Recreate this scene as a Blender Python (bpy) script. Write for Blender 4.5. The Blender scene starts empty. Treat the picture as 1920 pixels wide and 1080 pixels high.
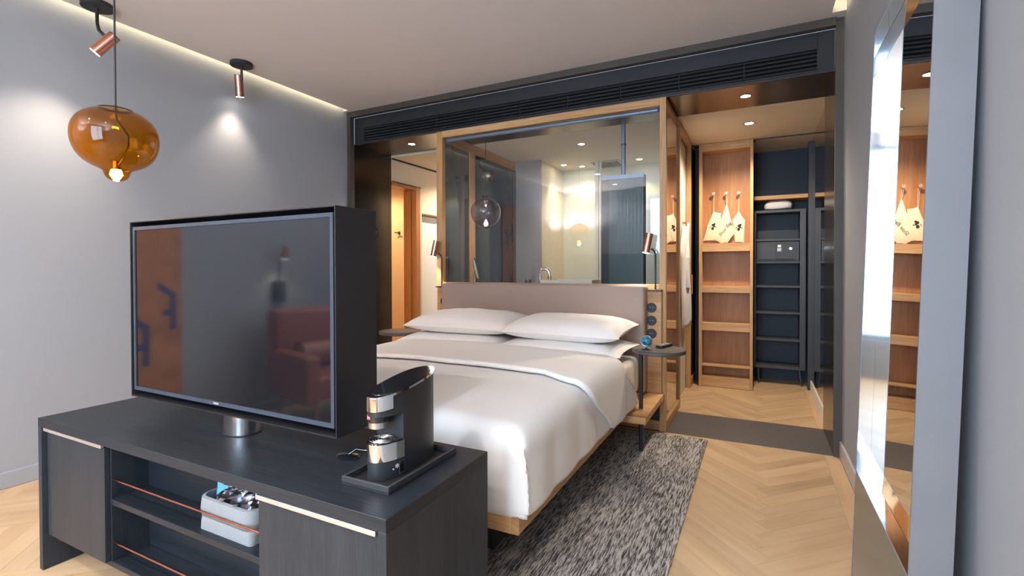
import bpy, bmesh, math, random
from mathutils import Vector, Matrix, noise
random.seed(7)
PI = math.pi
SC = bpy.context.scene
COL = SC.collection

# ------------------------------------------------------------------ camera, world, exposure, main lights
def camera():
    f, yaw, pitch, roll, cy = 917.72, .4666, -.012, -.0025, 515.27
    c, s = math.cos(yaw), math.sin(yaw); cp, sp = math.cos(pitch), math.sin(pitch)
    F = Vector((-s*cp, c*cp, sp)); r = Vector((c, s, 0)); u = r.cross(F)
    R = math.cos(roll)*r + math.sin(roll)*u; U = -math.sin(roll)*r + math.cos(roll)*u
    m = Matrix((R, U, -F)).transposed().to_4x4(); m.translation = Vector((0, 0, 1.2))
    cd = bpy.data.cameras.new('camera'); o = bpy.data.objects.new('camera', cd); COL.objects.link(o)
    o.matrix_world = m; cd.sensor_width = 36; cd.lens = 36*f/1920; cd.shift_y = (cy-540)/1920
    cd.clip_start = .02; cd.clip_end = 60; SC.camera = o
camera()
w = bpy.data.worlds.new('world'); SC.world = w; w.use_nodes = True
w.node_tree.nodes['Background'].inputs[0].default_value = (.75, .85, 1, 1)
w.node_tree.nodes['Background'].inputs[1].default_value = 1.0
SC.view_settings.view_transform = 'Standard'; SC.view_settings.look = 'None'
SC.view_settings.gamma = 1; SC.view_settings.use_curve_mapping = False
SC.view_settings.exposure = 1.2
try:
    SC.cycles.max_bounces = 12; SC.cycles.transparent_max_bounces = 24; SC.cycles.caustics_reflective = False; SC.cycles.caustics_refractive = False
except Exception: pass

def light(name, kind, loc, energy, color=(1, 1, 1), aim=None, size=.1, size_y=None, spot=60, blend=.5, parent=None):
    l = bpy.data.lights.new(name, kind); l.energy = energy; l.color = color
    if kind == 'AREA':
        l.size = size
        if size_y: l.shape = 'RECTANGLE'; l.size_y = size_y
    else: l.shadow_soft_size = size
    if kind == 'SPOT': l.spot_size = math.radians(spot); l.spot_blend = blend
    o = bpy.data.objects.new(name, l); COL.objects.link(o); o.location = loc
    if aim is not None: o.rotation_euler = (Vector(aim)-Vector(loc)).to_track_quat('-Z', 'Y').to_euler()
    if parent:
        o.parent = parent; o.location = Vector(loc)-parent.location
    return o
WARM = (1, .82, .62); WARM2 = (1, .72, .45); DAY = (.58, .79, 1)
light('window_daylight', 'AREA', (-.85, -2.42, 1.52), 100, DAY, (-.85, 3, 1.4), 2.14, 2.1)
ROOM_FILL = 34; BATH_DOWN = 8; CLOSET_DOWN = 26; SPOT_E = 13; UP_FILL = 185; COVE = 9

# ------------------------------------------------------------------ materials
def new_mat(name):
    m = bpy.data.materials.new(name); m.use_nodes = True; nt = m.node_tree
    return m, nt, nt.nodes['Principled BSDF']
def ND(nt, t, **k):
    n = nt.nodes.new(t)
    for a, b in k.items(): setattr(n, a, b)
    return n
def ramp(nt, fac, stops):
    r = ND(nt, 'ShaderNodeValToRGB'); e = r.color_ramp.elements
    while len(e) < len(stops): e.new(.5)
    for i, (p, c) in enumerate(stops): e[i].position = p; e[i].color = (*c, 1)
    nt.links.new(fac, r.inputs[0]); return r.outputs[0]
def add_bump(nt, p, h, strength, dist=.002):
    b = ND(nt, 'ShaderNodeBump'); b.inputs['Strength'].default_value = strength; b.inputs['Distance'].default_value = dist
    nt.links.new(h, b.inputs['Height']); nt.links.new(b.outputs[0], p.inputs['Normal'])
def obj_noise(nt, scale, stretch=(1, 1, 1), detail=3, attr=None, rough=.5):
    mp = ND(nt, 'ShaderNodeMapping'); mp.inputs['Scale'].default_value = stretch
    if attr:
        a = ND(nt, 'ShaderNodeAttribute'); a.attribute_name = attr; nt.links.new(a.outputs['Vector'], mp.inputs[0])
    else:
        t = ND(nt, 'ShaderNodeTexCoord'); nt.links.new(t.outputs['Object'], mp.inputs[0])
    n = ND(nt, 'ShaderNodeTexNoise'); n.inputs['Scale'].default_value = scale; n.inputs['Detail'].default_value = detail
    n.inputs['Roughness'].default_value = rough
    nt.links.new(mp.outputs[0], n.inputs['Vector']); return n.outputs['Fac']
def plain(name, col, rough=.5, metal=0, bump=0, bscale=200, var=.06, spec=.5, coat=0, emit=None, es=0):
    m, nt, p = new_mat(name)
    n = obj_noise(nt, bscale if bump else 6)
    lo = tuple(c*(1-var) for c in col); hi = tuple(min(1, c*(1+var)) for c in col)
    nt.links.new(ramp(nt, n, [(.3, lo), (.7, hi)]), p.inputs['Base Color'])
    p.inputs['Roughness'].default_value = rough; p.inputs['Metallic'].default_value = metal
    p.inputs['Specular IOR Level'].default_value = spec
    if coat: p.inputs['Coat Weight'].default_value = coat; p.inputs['Coat Roughness'].default_value = .03
    if bump: add_bump(nt, p, n, bump)
    if emit: p.inputs['Emission Color'].default_value = (*emit, 1); p.inputs['Emission Strength'].default_value = es
    return m
def wood(name, dark, mid, lite, axis='z', rough=.45, scale=9, bump=.15, spec=.4, coat=0, stretch=.06):
    m, nt, p = new_mat(name)
    st = {'x': (stretch, 1, 1), 'y': (1, stretch, 1), 'z': (1, 1, stretch)}[axis]
    a = obj_noise(nt, scale, st, 4); b = obj_noise(nt, scale*11, st, 3)
    mx = ND(nt, 'ShaderNodeMath', operation='MULTIPLY_ADD'); mx.inputs[1].default_value = .45
    nt.links.new(b, mx.inputs[0])
    m2 = ND(nt, 'ShaderNodeMath', operation='MULTIPLY'); m2.inputs[1].default_value = .55
    nt.links.new(a, m2.inputs[0]); nt.links.new(m2.outputs[0], mx.inputs[2])
    nt.links.new(ramp(nt, mx.outputs[0], [(.36, dark), (.5, mid), (.64, lite)]), p.inputs['Base Color'])
    p.inputs['Roughness'].default_value = rough; p.inputs['Specular IOR Level'].default_value = spec
    if coat: p.inputs['Coat Weight'].default_value = coat; p.inputs['Coat Roughness'].default_value = .1
    add_bump(nt, p, b, bump, .001); return m
def clear(name, tint, rough=0.0, ior=1.5, boost=1.0):
    m = bpy.data.materials.new(name); m.use_nodes = True; nt = m.node_tree; nt.nodes.clear()
    out = ND(nt, 'ShaderNodeOutputMaterial'); tr = ND(nt, 'ShaderNodeBsdfTransparent'); gl = ND(nt, 'ShaderNodeBsdfGlossy')
    tr.inputs[0].default_value = (*tint, 1); gl.inputs['Roughness'].default_value = rough
    fr = ND(nt, 'ShaderNodeFresnel'); ge = ND(nt, 'ShaderNodeNewGeometry'); mr = ND(nt, 'ShaderNodeMapRange'); mr.inputs[3].default_value = ior; mr.inputs[4].default_value = 1/ior; nt.links.new(ge.outputs['Backfacing'], mr.inputs[0]); nt.links.new(mr.outputs[0], fr.inputs[0]); mx = ND(nt, 'ShaderNodeMixShader')
    mm = ND(nt, 'ShaderNodeMath', operation='MULTIPLY'); mm.inputs[1].default_value = boost; mm.use_clamp = True
    nt.links.new(fr.outputs[0], mm.inputs[0]); nt.links.new(mm.outputs[0], mx.inputs[0])
    nt.links.new(tr.outputs[0], mx.inputs[1]); nt.links.new(gl.outputs[0], mx.inputs[2]); nt.links.new(mx.outputs[0], out.inputs[0])
    return m
def glow(name, col, s):
    return plain(name, col, .5, emit=col, es=s)

M = {}
M['wall'] = plain('wall_paint_grey', (.345, .362, .392), .85, bump=.08, bscale=260, var=.02)
M['ceil'] = plain('ceiling_paint', (.74, .685, .66), .9, bump=.05, bscale=260, var=.02)
M['cream'] = plain('cream_plaster', (.78, .66, .50), .85, var=.02)
M['white'] = plain('white_paint', (.82, .80, .76), .6, var=.02)
M['tan'] = plain('tan_plaster', (.78, .58, .36), .85, var=.02)
M['navy'] = plain('navy_board', (.018, .028, .046), .55, bump=.05)
M['navy2'] = plain('dark_grey_board', (.032, .035, .042), .45, bump=.05)
M['header'] = plain('anthracite_panel', (.017, .020, .026), .5, bump=.04)
M['bronze'] = plain('bronze_trim', (.085, .074, .064), .45, metal=.3)
M['steel'] = plain('dark_polished_steel', (.075, .064, .058), .2, metal=.9, var=.1)
M['soffit'] = plain('polished_soffit_metal', (.10, .075, .062), .26, metal=.9, var=.1)
M['stone'] = plain('grey_stone', (.105, .095, .092), .5, bump=.1, bscale=60, var=.14)
M['oak'] = wood('oak_light', (.42, .22, .09), (.56, .32, .14), (.66, .41, .20), 'z')
M['oakx'] = wood('oak_light_horizontal', (.42, .22, .09), (.56, .32, .14), (.66, .41, .20), 'x')
M['oaky'] = wood('oak_light_lengthwise', (.40, .21, .09), (.53, .30, .13), (.64, .40, .20), 'y')
M['oakb'] = wood('oak_brown', (.33, .135, .045), (.41, .185, .068), (.49, .235, .10), 'z', scale=7)
M['oako'] = wood('oak_orange', (.36, .13, .03), (.45, .17, .045), (.55, .23, .07), 'z')
M['cons'] = wood('black_stained_oak', (.012, .016, .021), (.017, .022, .029), (.023, .028, .037), 'x', .40, 14, .5, .35)
M['consv'] = wood('black_stained_oak_upright', (.019, .024, .031), (.026, .032, .040), (.034, .040, .050), 'z', .42, 22, .4, .35)
M['chrome'] = plain('chrome', (.82, .83, .85), .06, metal=1, var=0)
M['brushed'] = plain('brushed_steel', (.62, .62, .64), .24, metal=1, var=.03)
M['silver'] = plain('pale_metal_strip', (.72, .64, .60), .35, metal=.7, var=.03)
M['copper'] = plain('copper', (.66, .30, .22), .24, metal=1, var=.05)
M['black'] = plain('black_powder_coat', (.018, .018, .020), .5)
M['blackg'] = plain('black_gloss', (.012, .012, .015), .08, coat=.6)
M['tvshell'] = plain('tv_shell_black', (.030, .030, .033), .36, metal=.3)
M['screen'] = plain('tv_screen', (.006, .008, .011), .06, spec=.85, var=0)
M['bezel'] = plain('bezel_grey', (.05, .06, .08), .7, metal=0, spec=.2)
M['dgrey'] = plain('dark_grey_metal', (.050, .051, .056), .45, metal=.2)
M['leather'] = plain('taupe_leather', (.36, .265, .22), .5, bump=.06, bscale=350, var=.04)
M['linen'] = plain('white_linen', (.90, .885, .87), .85, bump=.05, bscale=500, var=.01)
M['sheet'] = plain('white_sheet', (.84, .82, .80), .85, bump=.05, bscale=500, var=.01)
M['felt'] = plain('grey_felt', (.25, .265, .275), .95, bump=.6, bscale=420, var=.14)
M['bag'] = plain('cream_cotton', (.78, .68, .50), .9, bump=.3, bscale=300, var=.06)
M['ink'] = plain('black_print', (.02, .02, .02), .7)
M['towel'] = plain('white_towel', (.74, .72, .70), .95, bump=.8, bscale=240, var=.06)
M['blue'] = plain('blue_sachet_paper', (.16, .50, .70), .45)
M['foil'] = plain('silver_foil', (.52, .52, .56), .3, metal=1, bump=.9, bscale=60)
M['mirror'] = plain('mirror_glass', (.84, .85, .86), .01, metal=1, var=0)
M['smirror'] = plain('smoked_mirror', (.60, .56, .52), .02, metal=1, var=0)
M['mframe'] = plain('mirrored_frame', (.60, .64, .68), .05, metal=1, var=0)
M['mside'] = plain('satin_grey_metal', (.235, .245, .27), .38, metal=.3, var=.03)
M['mlow'] = plain('grey_painted_reflection', (.15, .18, .18), .2, metal=.3, var=.04)  # grey-green paints the wall's reflection in the mirror's lower panel
M['dglass'] = plain('dark_tinted_panel', (.045, .055, .062), .06, spec=.8, coat=.5, var=0)
M['dglassb'] = plain('dark_blue_panel', (.022, .042, .072), .12, spec=.6, var=.05)
M['tealm'] = plain('teal_tinted_glass', (.055, .095, .105), .35, spec=.4)
M['beigetile'] = plain('beige_tile', (.72, .62, .44), .5, bump=.2, bscale=25, var=.05)
M['greytile'] = plain('grey_tile', (.36, .34, .34), .5, var=.03)
M['paletile'] = plain('pale_green_glass_tile', (.66, .67, .56), .35, var=.03)
M['glare'] = plain('pale_blue_window_glare', (.62, .72, .78), .3, var=.09)  # bluish white paints the window's reflection on the partition glass
M['blindbar'] = plain('blue_grey_aluminium', (.20, .28, .40), .35, metal=.4)
M['bathceil'] = plain('bathroom_ceiling', (.80, .75, .68), .9, var=.01)
M['orange'] = plain('orange_hide', (.45, .12, .045), .5, var=.1)
M['artor'] = plain('artwork_orange', (.50, .19, .07), .7, var=.25)
M['artbl'] = plain('artwork_blue', (.04, .05, .16), .6)
M['redleather'] = plain('oxblood_leather', (.36, .10, .06), .35, bump=.1, bscale=200, var=.12)
M['shade'] = plain('lamp_shade', (.7, .68, .62), .8)
M['curtain'] = plain('grey_curtain_cloth', (.36, .38, .41), .9, bump=.2, bscale=300)
M['pane'] = clear('partition_glass', (.95, .965, .965), 0, 1.5, 1.0)
M['amber'] = clear('amber_glass', (.82, .46, .06), 0.01, 1.5, 1.0)
M['smoke'] = clear('smoky_lilac_glass', (.78, .66, .72), 0.01, 1.5, 2.0)
M['wglass'] = clear('window_glass', (.96, .97, .97))
M['led'] = glow('led_strip', (1, .84, .52), 7)
M['lens'] = glow('downlight_lens', (1, .90, .75), 22)
M['bulb'] = glow('bulb_glow', (1, .70, .28), 45)
M['bulb2'] = glow('bulb_glow_soft', (1, .75, .50), 25)
M['lamp'] = glow('reading_lamp_lens', (1, .93, .84), 12)
M['red'] = plain('red_badge', (.75, .08, .12), .4)
M['printw'] = plain('white_print', (.85, .85, .85), .5)

def planks_mat():
    m, nt, p = new_mat('oak_parquet')
    a = obj_noise(nt, 3, (.6, 5, 1), 5, 'pc'); b = obj_noise(nt, 60, (.06, 1, 1), 3, 'pc')
    t = ND(nt, 'ShaderNodeAttribute'); t.attribute_name = 'tone'
    base = ramp(nt, a, [(.28, (.51, .335, .185)), (.5, (.585, .40, .23)), (.75, (.65, .465, .285))])
    hs = ND(nt, 'ShaderNodeHueSaturation')
    v = ND(nt, 'ShaderNodeMapRange'); v.inputs[3].default_value = .84; v.inputs[4].default_value = 1.10
    nt.links.new(t.outputs['Fac'], v.inputs[0]); nt.links.new(v.outputs[0], hs.inputs['Value']); nt.links.new(base, hs.inputs['Color'])
    nt.links.new(hs.outputs[0], p.inputs['Base Color']); p.inputs['Roughness'].default_value = .42
    p.inputs['Specular IOR Level'].default_value = .35; add_bump(nt, p, b, .12, .001); return m
M['plank'] = planks_mat()
def rug_mat():
    m, nt, p = new_mat('woven_rug')
    a = obj_noise(nt, 170, (1, .085, 1), 2, rough=.7); b = obj_noise(nt, 16, (1, .10, 1), 3)
    c = obj_noise(nt, 420, (1, 1, 1), 1)
    s = ND(nt, 'ShaderNodeMath', operation='MULTIPLY_ADD'); s.inputs[1].default_value = .30; nt.links.new(b, s.inputs[0]); nt.links.new(a, s.inputs[2])
    s2 = ND(nt, 'ShaderNodeMath', operation='MULTIPLY_ADD'); s2.inputs[1].default_value = .35; nt.links.new(c, s2.inputs[0]); nt.links.new(s.outputs[0], s2.inputs[2])
    col = ramp(nt, s2.outputs[0], [(.66, (.03, .027, .026)), (.76, (.13, .115, .11)), (.83, (.34, .31, .285)), (.92, (.58, .54, .50))])
    nt.links.new(col, p.inputs['Base Color']); p.inputs['Roughness'].default_value = 1
    add_bump(nt, p, s2.outputs[0], 1.0, .006); return m
M['rug'] = rug_mat()

# ------------------------------------------------------------------ mesh helpers (world coordinates; obj() re-bases to the parent)
def box(bm, x0, x1, y0, y1, z0, z1, bev=0, seg=1):
    v = [bm.verts.new(c) for c in ((x0, y0, z0), (x1, y0, z0), (x1, y1, z0), (x0, y1, z0), (x0, y0, z1), (x1, y0, z1), (x1, y1, z1), (x0, y1, z1))]
    fs = [bm.faces.new([v[i] for i in f]) for f in ((3, 2, 1, 0), (4, 5, 6, 7), (0, 1, 5, 4), (1, 2, 6, 5), (2, 3, 7, 6), (3, 0, 4, 7))]
    if bev:
        es = list({e for f in fs for e in f.edges})
        bmesh.ops.bevel(bm, geom=es, offset=bev, segments=seg, profile=.6, affect='EDGES')
def B(*a, **k):
    bm = bmesh.new(); box(bm, *a, **k); return bm
def BB(lst, bev=0):
    bm = bmesh.new()
    for a in lst: box(bm, *a, bev=bev)
    return bm
def tube(bm, pts, r, n=12, cap=True):
    pts = [Vector(p) for p in pts]; rings = []
    up = Vector((0, 0, 1))
    for i, p in enumerate(pts):
        d = (pts[min(i+1, len(pts)-1)]-pts[max(i-1, 0)]).normalized()
        a = d.cross(up)
        if a.length < .05: a = d.cross(Vector((1, 0, 0)))
        a.normalize(); b = d.cross(a).normalized()
        if i and (a.dot(pa) < 0): a, b = -a, -b
        pa = a
        rr = r[i] if isinstance(r, (list, tuple)) else r
        rings.append([bm.verts.new(p+a*math.cos(t)*rr+b*math.sin(t)*rr) for t in [2*PI*k/n for k in range(n)]])
    for i in range(len(rings)-1):
        for k in range(n):
            bm.faces.new((rings[i][k], rings[i][(k+1) % n], rings[i+1][(k+1) % n], rings[i+1][k]))
    if cap: bm.faces.new(rings[0][::-1]); bm.faces.new(rings[-1])
def T(pts, r, n=12, cap=True):
    bm = bmesh.new(); tube(bm, pts, r, n, cap); return bm
def cyl(c, r, z0, z1, n=32):
    return T([(c[0], c[1], z0), (c[0], c[1], z1)], r, n)
def lathe(prof, c=(0, 0, 0), n=40, close=False, warp=None):
    bm = bmesh.new(); rings = []
    for r, z in prof:
        ring = []
        for k in range(n):
            t = 2*PI*k/n; v = Vector((r*math.cos(t), r*math.sin(t), z))
            if warp: v = warp(v)
            ring.append(bm.verts.new(v+Vector(c)))
        rings.append(ring)
    for i in range(len(rings)-1):
        for k in range(n):
            bm.faces.new((rings[i][k], rings[i][(k+1) % n], rings[i+1][(k+1) % n], rings[i+1][k]))
    if close: bm.faces.new(rings[0][::-1]); bm.faces.new(rings[-1])
    return bm
def prism_xz(pts, y0, y1):
    bm = bmesh.new(); a = [bm.verts.new((x, y0, z)) for x, z in pts]; b = [bm.verts.new((x, y1, z)) for x, z in pts]
    bm.faces.new(a); bm.faces.new(b[::-1]); n = len(pts)
    for i in range(n): bm.faces.new((a[i], b[i], b[(i+1) % n], a[(i+1) % n]))
    return bm
def prism_xy(pts, z0, z1, top=None):
    bm = bmesh.new(); a = [bm.verts.new((x, y, z0(x, y) if callable(z0) else z0)) for x, y in pts]
    b = [bm.verts.new((x, y, z1(x, y) if callable(z1) else z1)) for x, y in pts]
    bm.faces.new(a[::-1]); bm.faces.new(b); n = len(pts)
    for i in range(n): bm.faces.new((a[i], a[(i+1) % n], b[(i+1) % n], b[i]))
    return bm
def obj(name, bm, mat, parent=None, smooth=False, kind=None, label=None, sub=0, solid=0):
    bmesh.ops.recalc_face_normals(bm, faces=bm.faces)
    me = bpy.data.meshes.new(name); o = bpy.data.objects.new(name, me); COL.objects.link(o)
    off = Vector((0, 0, 0))
    if parent is not None:
        p = parent; off = Vector((0, 0, 0))
        while p is not None: off += p.location; p = p.parent
        o.parent = parent
    elif kind != 'structure':
        xs = [v.co for v in bm.verts]
        mn = Vector([min(c[i] for c in xs) for i in range(3)]); mx = Vector([max(c[i] for c in xs) for i in range(3)])
        off = Vector(((mn.x+mx.x)/2, (mn.y+mx.y)/2, mn.z)); o.location = off
    if off.length: bmesh.ops.translate(bm, verts=bm.verts, vec=-off)
    bm.to_mesh(me); bm.free()
    me.materials.append(M[mat] if isinstance(mat, str) else mat)
    if smooth:
        for p in me.polygons: p.use_smooth = True
        try: me.set_sharp_from_angle(angle=math.radians(42))
        except Exception: pass
    if solid:
        s = o.modifiers.new('solid', 'SOLIDIFY'); s.thickness = solid; s.offset = 0
    if sub:
        s = o.modifiers.new('sub', 'SUBSURF'); s.levels = sub; s.render_levels = sub
    if kind: o['kind'] = kind
    if label: o['label'] = label
    return o
def thing(name, label, cat, loc, group=None):
    o = bpy.data.objects.new(name, None); COL.objects.link(o); o.location = loc; o.empty_display_size = .05
    o['label'] = label; o['category'] = cat
    if group: o['group'] = group
    return o
def tag(o, label, cat, group=None):
    o['label'] = label; o['category'] = cat
    if group: o['group'] = group
    return o
def S(name, bm, mat, **k): return obj(name, bm, mat, kind='structure', **k)
def text(name, body, loc, size, mat, parent, rot, extrude=.0004, shear=0, align='CENTER'):
    c = bpy.data.curves.new(name, 'FONT'); c.body = body; c.size = size; c.extrude = extrude; c.shear = shear
    c.align_x = align; c.align_y = 'CENTER'; c.materials.append(M[mat]); c.resolution_u = 3
    o = bpy.data.objects.new(name, c); COL.objects.link(o)
    off = Vector((0, 0, 0)); p = parent
    while p is not None: off += p.location; p = p.parent
    me = bpy.data.meshes.new_from_object(o); bpy.data.objects.remove(o); o = bpy.data.objects.new(name, me); COL.objects.link(o)
    if not me.materials: me.materials.append(M[mat])
    o.parent = parent; o.location = Vector(loc)-off; o.rotation_euler = rot; return o

# ------------------------------------------------------------------ room shell
XL, XR, YB, YP, ZC = -3.70, .475, -2.25, 3.70, 2.774
S('floor', B(-6.2, .9, YB, 7.2, -.10, -.013), plain('dark_subfloor', (.09, .055, .035), .8))
S('wall_left', B(XL-.12, XL, YB, YP, -.02, 2.90), 'wall')
S('wall_right', B(XR, XR+.12, YB, YP, -.02, 2.90), 'wall')
S('ceiling', BB([(XL+.062, .40, YB, YP, ZC, ZC+.03), (XL-.1, XR+.1, YB, YP, 2.87, 2.93), (.40, XR, 3.60, YP, ZC, 2.87), (XL, XL+.062, 3.62, YP, ZC, 2.87)]), 'ceil')
# window wall behind the photographer
WX0, WX1 = -1.95, .25
S('wall_back', BB([(XL, WX0, YB-.12, YB, -.02, 2.87), (WX1, XR, YB-.12, YB, -.02, 2.87), (WX0, WX1, YB-.12, YB, -.02, .45), (WX0, WX1, YB-.12, YB, 2.62, 2.87)]), 'wall')
wf = S('window_1', BB([(WX0, WX0+.06, YB-.1, YB-.04, .45, 2.62), (WX1-.06, WX1, YB-.1, YB-.04, .45, 2.62), (WX0+.06, WX1-.06, YB-.1, YB-.04, .45, .51), (WX0+.06, WX1-.06, YB-.1, YB-.04, 2.56, 2.62), (-.88, -.82, YB-.1, YB-.04, .51, 2.56)]), 'dgrey')
obj('pane', B(WX0+.06, -.88, YB-.075, YB-.065, .51, 2.56), 'wglass', wf); obj('pane', B(-.82, WX1-.06, YB-.075, YB-.065, .51, 2.56), 'wglass', wf)
S('baseboard_left', B(XL, XL+.014, YB, YP, 0, .09, bev=.002), 'wall')
S('baseboard_right', B(XR-.014, XR, YB, YP-.01, 0, .105, bev=.003), plain('baseboard_paint', (.55, .51, .50), .5))
# cove strips that really light the slots
o = obj('led_strip', B(XL+.066, XL+.076, YB+.1, 3.6, ZC+.032, ZC+.05), 'led'); tag(o, 'warm light strip hidden in the ceiling slot above the grey wall with the copper spotlights', 'light')
o = obj('led_strip', B(.376, .386, YB+.1, 3.56, ZC+.032, ZC+.05), 'led'); tag(o, 'warm light strip hidden in the ceiling slot above the tall mirror', 'light')

# herringbone parquet
def herring():
    L, W, gap, th = .63, .09, .0007, .013
    c45 = math.cos(PI/4)
    O = Vector((.055, 3.02))
    def toW(a, b): return Vector((O.x+(a-b)*c45, O.y+(a+b)*c45))
    def clip(poly, ax, val, keep_less):
        out = []
        for i in range(len(poly)):
            p, q = poly[i], poly[(i+1) % len(poly)]
            ip = (p[ax] <= val) == keep_less or p[ax] == val; iq = (q[ax] <= val) == keep_less or q[ax] == val
            if ip: out.append(p)
            if ip != iq:
                t = (val-p[ax])/(q[ax]-p[ax]); out.append(p+(q-p)*t)
        return out
    regions = [('room', XL+.014, .379, YB, 3.698), ('closet', -.66, .40, 4.285, 6.0), ('entry', -5.2, -2.66, 4.285, 6.6)]
    pieces = []
    for tagr, x0, x1, y0, y1 in regions:
        for j in range(-110, 150):
            for k in range(-9, 10):
                for fam in (0, 1):
                    if fam == 0: a0, a1, b0, b1 = j*W+k*L, j*W+k*L+L, j*W-k*L, j*W-k*L+W
                    else: a0, a1, b0, b1 = j*W+k*L+L, j*W+k*L+L+W, (j+1)*W-L-k*L, (j+1)*W-k*L
                    g = gap/2
                    q = [toW(a0+g, b0+g), toW(a1-g, b0+g), toW(a1-g, b1-g), toW(a0+g, b1-g)]
                    if max(p.x for p in q) < x0 or min(p.x for p in q) > x1 or max(p.y for p in q) < y0 or min(p.y for p in q) > y1: continue
                    q = clip(q, 0, x0, False); q = clip(q, 0, x1, True) if q else q
                    q = clip(q, 1, y0, False) if q else q; q = clip(q, 1, y1, True) if q else q
                    if len(q) < 3: continue
                    area = abs(sum(q[i].x*q[(i+1) % len(q)].y-q[(i+1) % len(q)].x*q[i].y for i in range(len(q))))/2
                    if area < .0004: continue
                    pieces.append((tagr, fam, q, toW((a0+a1)/2, (b0+b1)/2)))
    # border boards
    for y in (-2.2, -.9, .4, 1.55, 2.7):
        y1 = {-2.2: -.9, -.9: .4, .4: 1.55, 1.55: 2.7, 2.7: 3.698}[y]
        pieces.append(('room', 2, [Vector((.3797, y+gap)), Vector((.4602, y+gap)), Vector((.4602, y1)), Vector((.3797, y1))], Vector((.415, (y+y1)/2))))
    pieces.append(('closet', 2, [Vector((.4007, 4.285)), Vector((.465, 4.285)), Vector((.465, 6.0)), Vector((.4007, 6.0))], Vector((.43, 5))))
    return pieces
def build_planks():
    th = .013; rnd = random.Random(3); floor = bpy.data.objects['floor']
    vis = []; rest = []
    for pc in herring():
        t, fam, q, c = pc; cx = sum(p.x for p in q)/len(q); cyy = sum(p.y for p in q)/len(q)
        seen = (t == 'room' and ((cx > -.36 and cyy > 1.3) or (cx < -2.45 and -.0 < cyy < 1.75 and cx > -3.7 and cyy > -cx*.33-.35) or (cx < -1.9 and .85 < cyy < 1.2))) or (t == 'closet' and cyy < 5.8) \
            or (t == 'room' and -.75 < cx < -.3 and cyy > 3.55)
        (vis if seen else rest).append(pc)
    def emit(pcs, name, as_stuff):
        verts = []; faces = []; pcv = []; tone = []
        for t, fam, q, c in pcs:
            base = len(verts); n = len(q); off = (rnd.uniform(-40, 40), rnd.uniform(-40, 40), rnd.uniform(-9, 9)); tn = min(1, max(0, rnd.gauss(.55, .2)))
            if fam == 0 and abs(c.x-.18) < .14 and abs(c.y-3.17) < .08: tn = -.6
            ang = PI/4 if fam == 0 else (3*PI/4 if fam == 1 else PI/2)
            ca, sa = math.cos(ang), math.sin(ang)
            dz = rnd.uniform(-.0003, .0003)
            for z in (-th, dz):
                for p in q:
                    verts.append((p.x, p.y, z)); d = p-c; pcv.append((d.x*ca+d.y*sa+off[0], -d.x*sa+d.y*ca+off[1], off[2])); tone.append(tn)
            faces.append([base+n+i for i in range(n)])
            for i in range(n): faces.append((base+i, base+(i+1) % n, base+n+(i+1) % n, base+n+i))
            if not as_stuff:
                mk(name, verts, faces, pcv, tone, None); verts = []; faces = []; pcv = []; tone = []
        if as_stuff: mk(name, verts, faces, pcv, tone, 'stuff')
    def mk(name, verts, faces, pcv, tone, kind):
        me = bpy.data.meshes.new(name); me.from_pydata(verts, [], faces)
        a = me.attributes.new('pc', 'FLOAT_VECTOR', 'POINT'); a.data.foreach_set('vector', [x for v in pcv for x in v])
        a = me.attributes.new('tone', 'FLOAT', 'POINT'); a.data.foreach_set('value', tone)
        me.materials.append(M['plank']); o = bpy.data.objects.new(name, me); COL.objects.link(o); o.parent = floor
        if kind: o['kind'] = kind
    if len(vis) > 298: rest += vis[298:]; vis = vis[:298]
    print('planks single', len(vis), 'joined', len(rest))
    emit(vis, 'plank', False); emit(rest, 'plank_field', True)
build_planks()
flo = bpy.data.objects['floor']
obj('threshold_slab', B(XL+.03, .45, 3.702, 4.283, -.013, .001, bev=.001), 'stone', flo, label='dark grey stone band across the opening')

# ------------------------------------------------------------------ portal
pt = S('trim_1', BB([(XL, XL+.045, 3.665, 3.72, 0, ZC), (.43, XR, 3.69, 3.72, 0, ZC), (XL+.045, .43, 3.665, 3.72, 2.722, ZC)]), 'bronze')
obj('steel_panel', B(XL, -3.66, 3.72, 4.28, .001, 2.464), 'steel', pt)
obj('steel_panel', B(.432, .47, 3.72, 4.27, .001, 2.464), 'steel', pt)
obj('soffit_plate', B(-3.66, .432, 3.735, 4.28, 2.464, 2.50), 'soffit', pt)
obj('header_board', BB([(-3.655, -3.52, 3.72, 3.75, 2.458, 2.722), (.335, .43, 3.72, 3.75, 2.458, 2.722), (-3.52, .335, 3.72, 3.75, 2.612, 2.722), (-3.52, .335, 3.72, 3.75, 2.458, 2.476), (-3.52, .335, 3.78, 3.79, 2.47, 2.62)], bev=.0015), 'header', pt)
obj('header_edge', B(-3.655, .43, 3.716, 3.722, 2.454, 2.459), 'dgrey', pt)
g = thing('air_grille', 'long black slotted air grille set in the dark header above the glass partition', 'grille', (-1.6, 3.73, 2.476))
secs = [-3.515+i*(.335+3.515)/9 for i in range(10)]
for i in range(9):
    x0, x1 = secs[i]+.002, secs[i+1]-.002
    for z in (2.492, 2.519, 2.546, 2.573, 2.600):
        bm = bmesh.new(); box(bm, x0, x1, 3.724, 3.755, z-.0065, z+.0065, bev=.0015)
        bmesh.ops.rotate(bm, verts=bm.verts, cent=((x0+x1)/2, 3.74, z), matrix=Matrix.Rotation(math.radians(-12), 3, 'X'))
        obj('slat', bm, 'header', g)
for x in secs: obj('divider', B(x-.003, x+.003, 3.735, 3.765, 2.478, 2.61), 'header', g)
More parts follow.
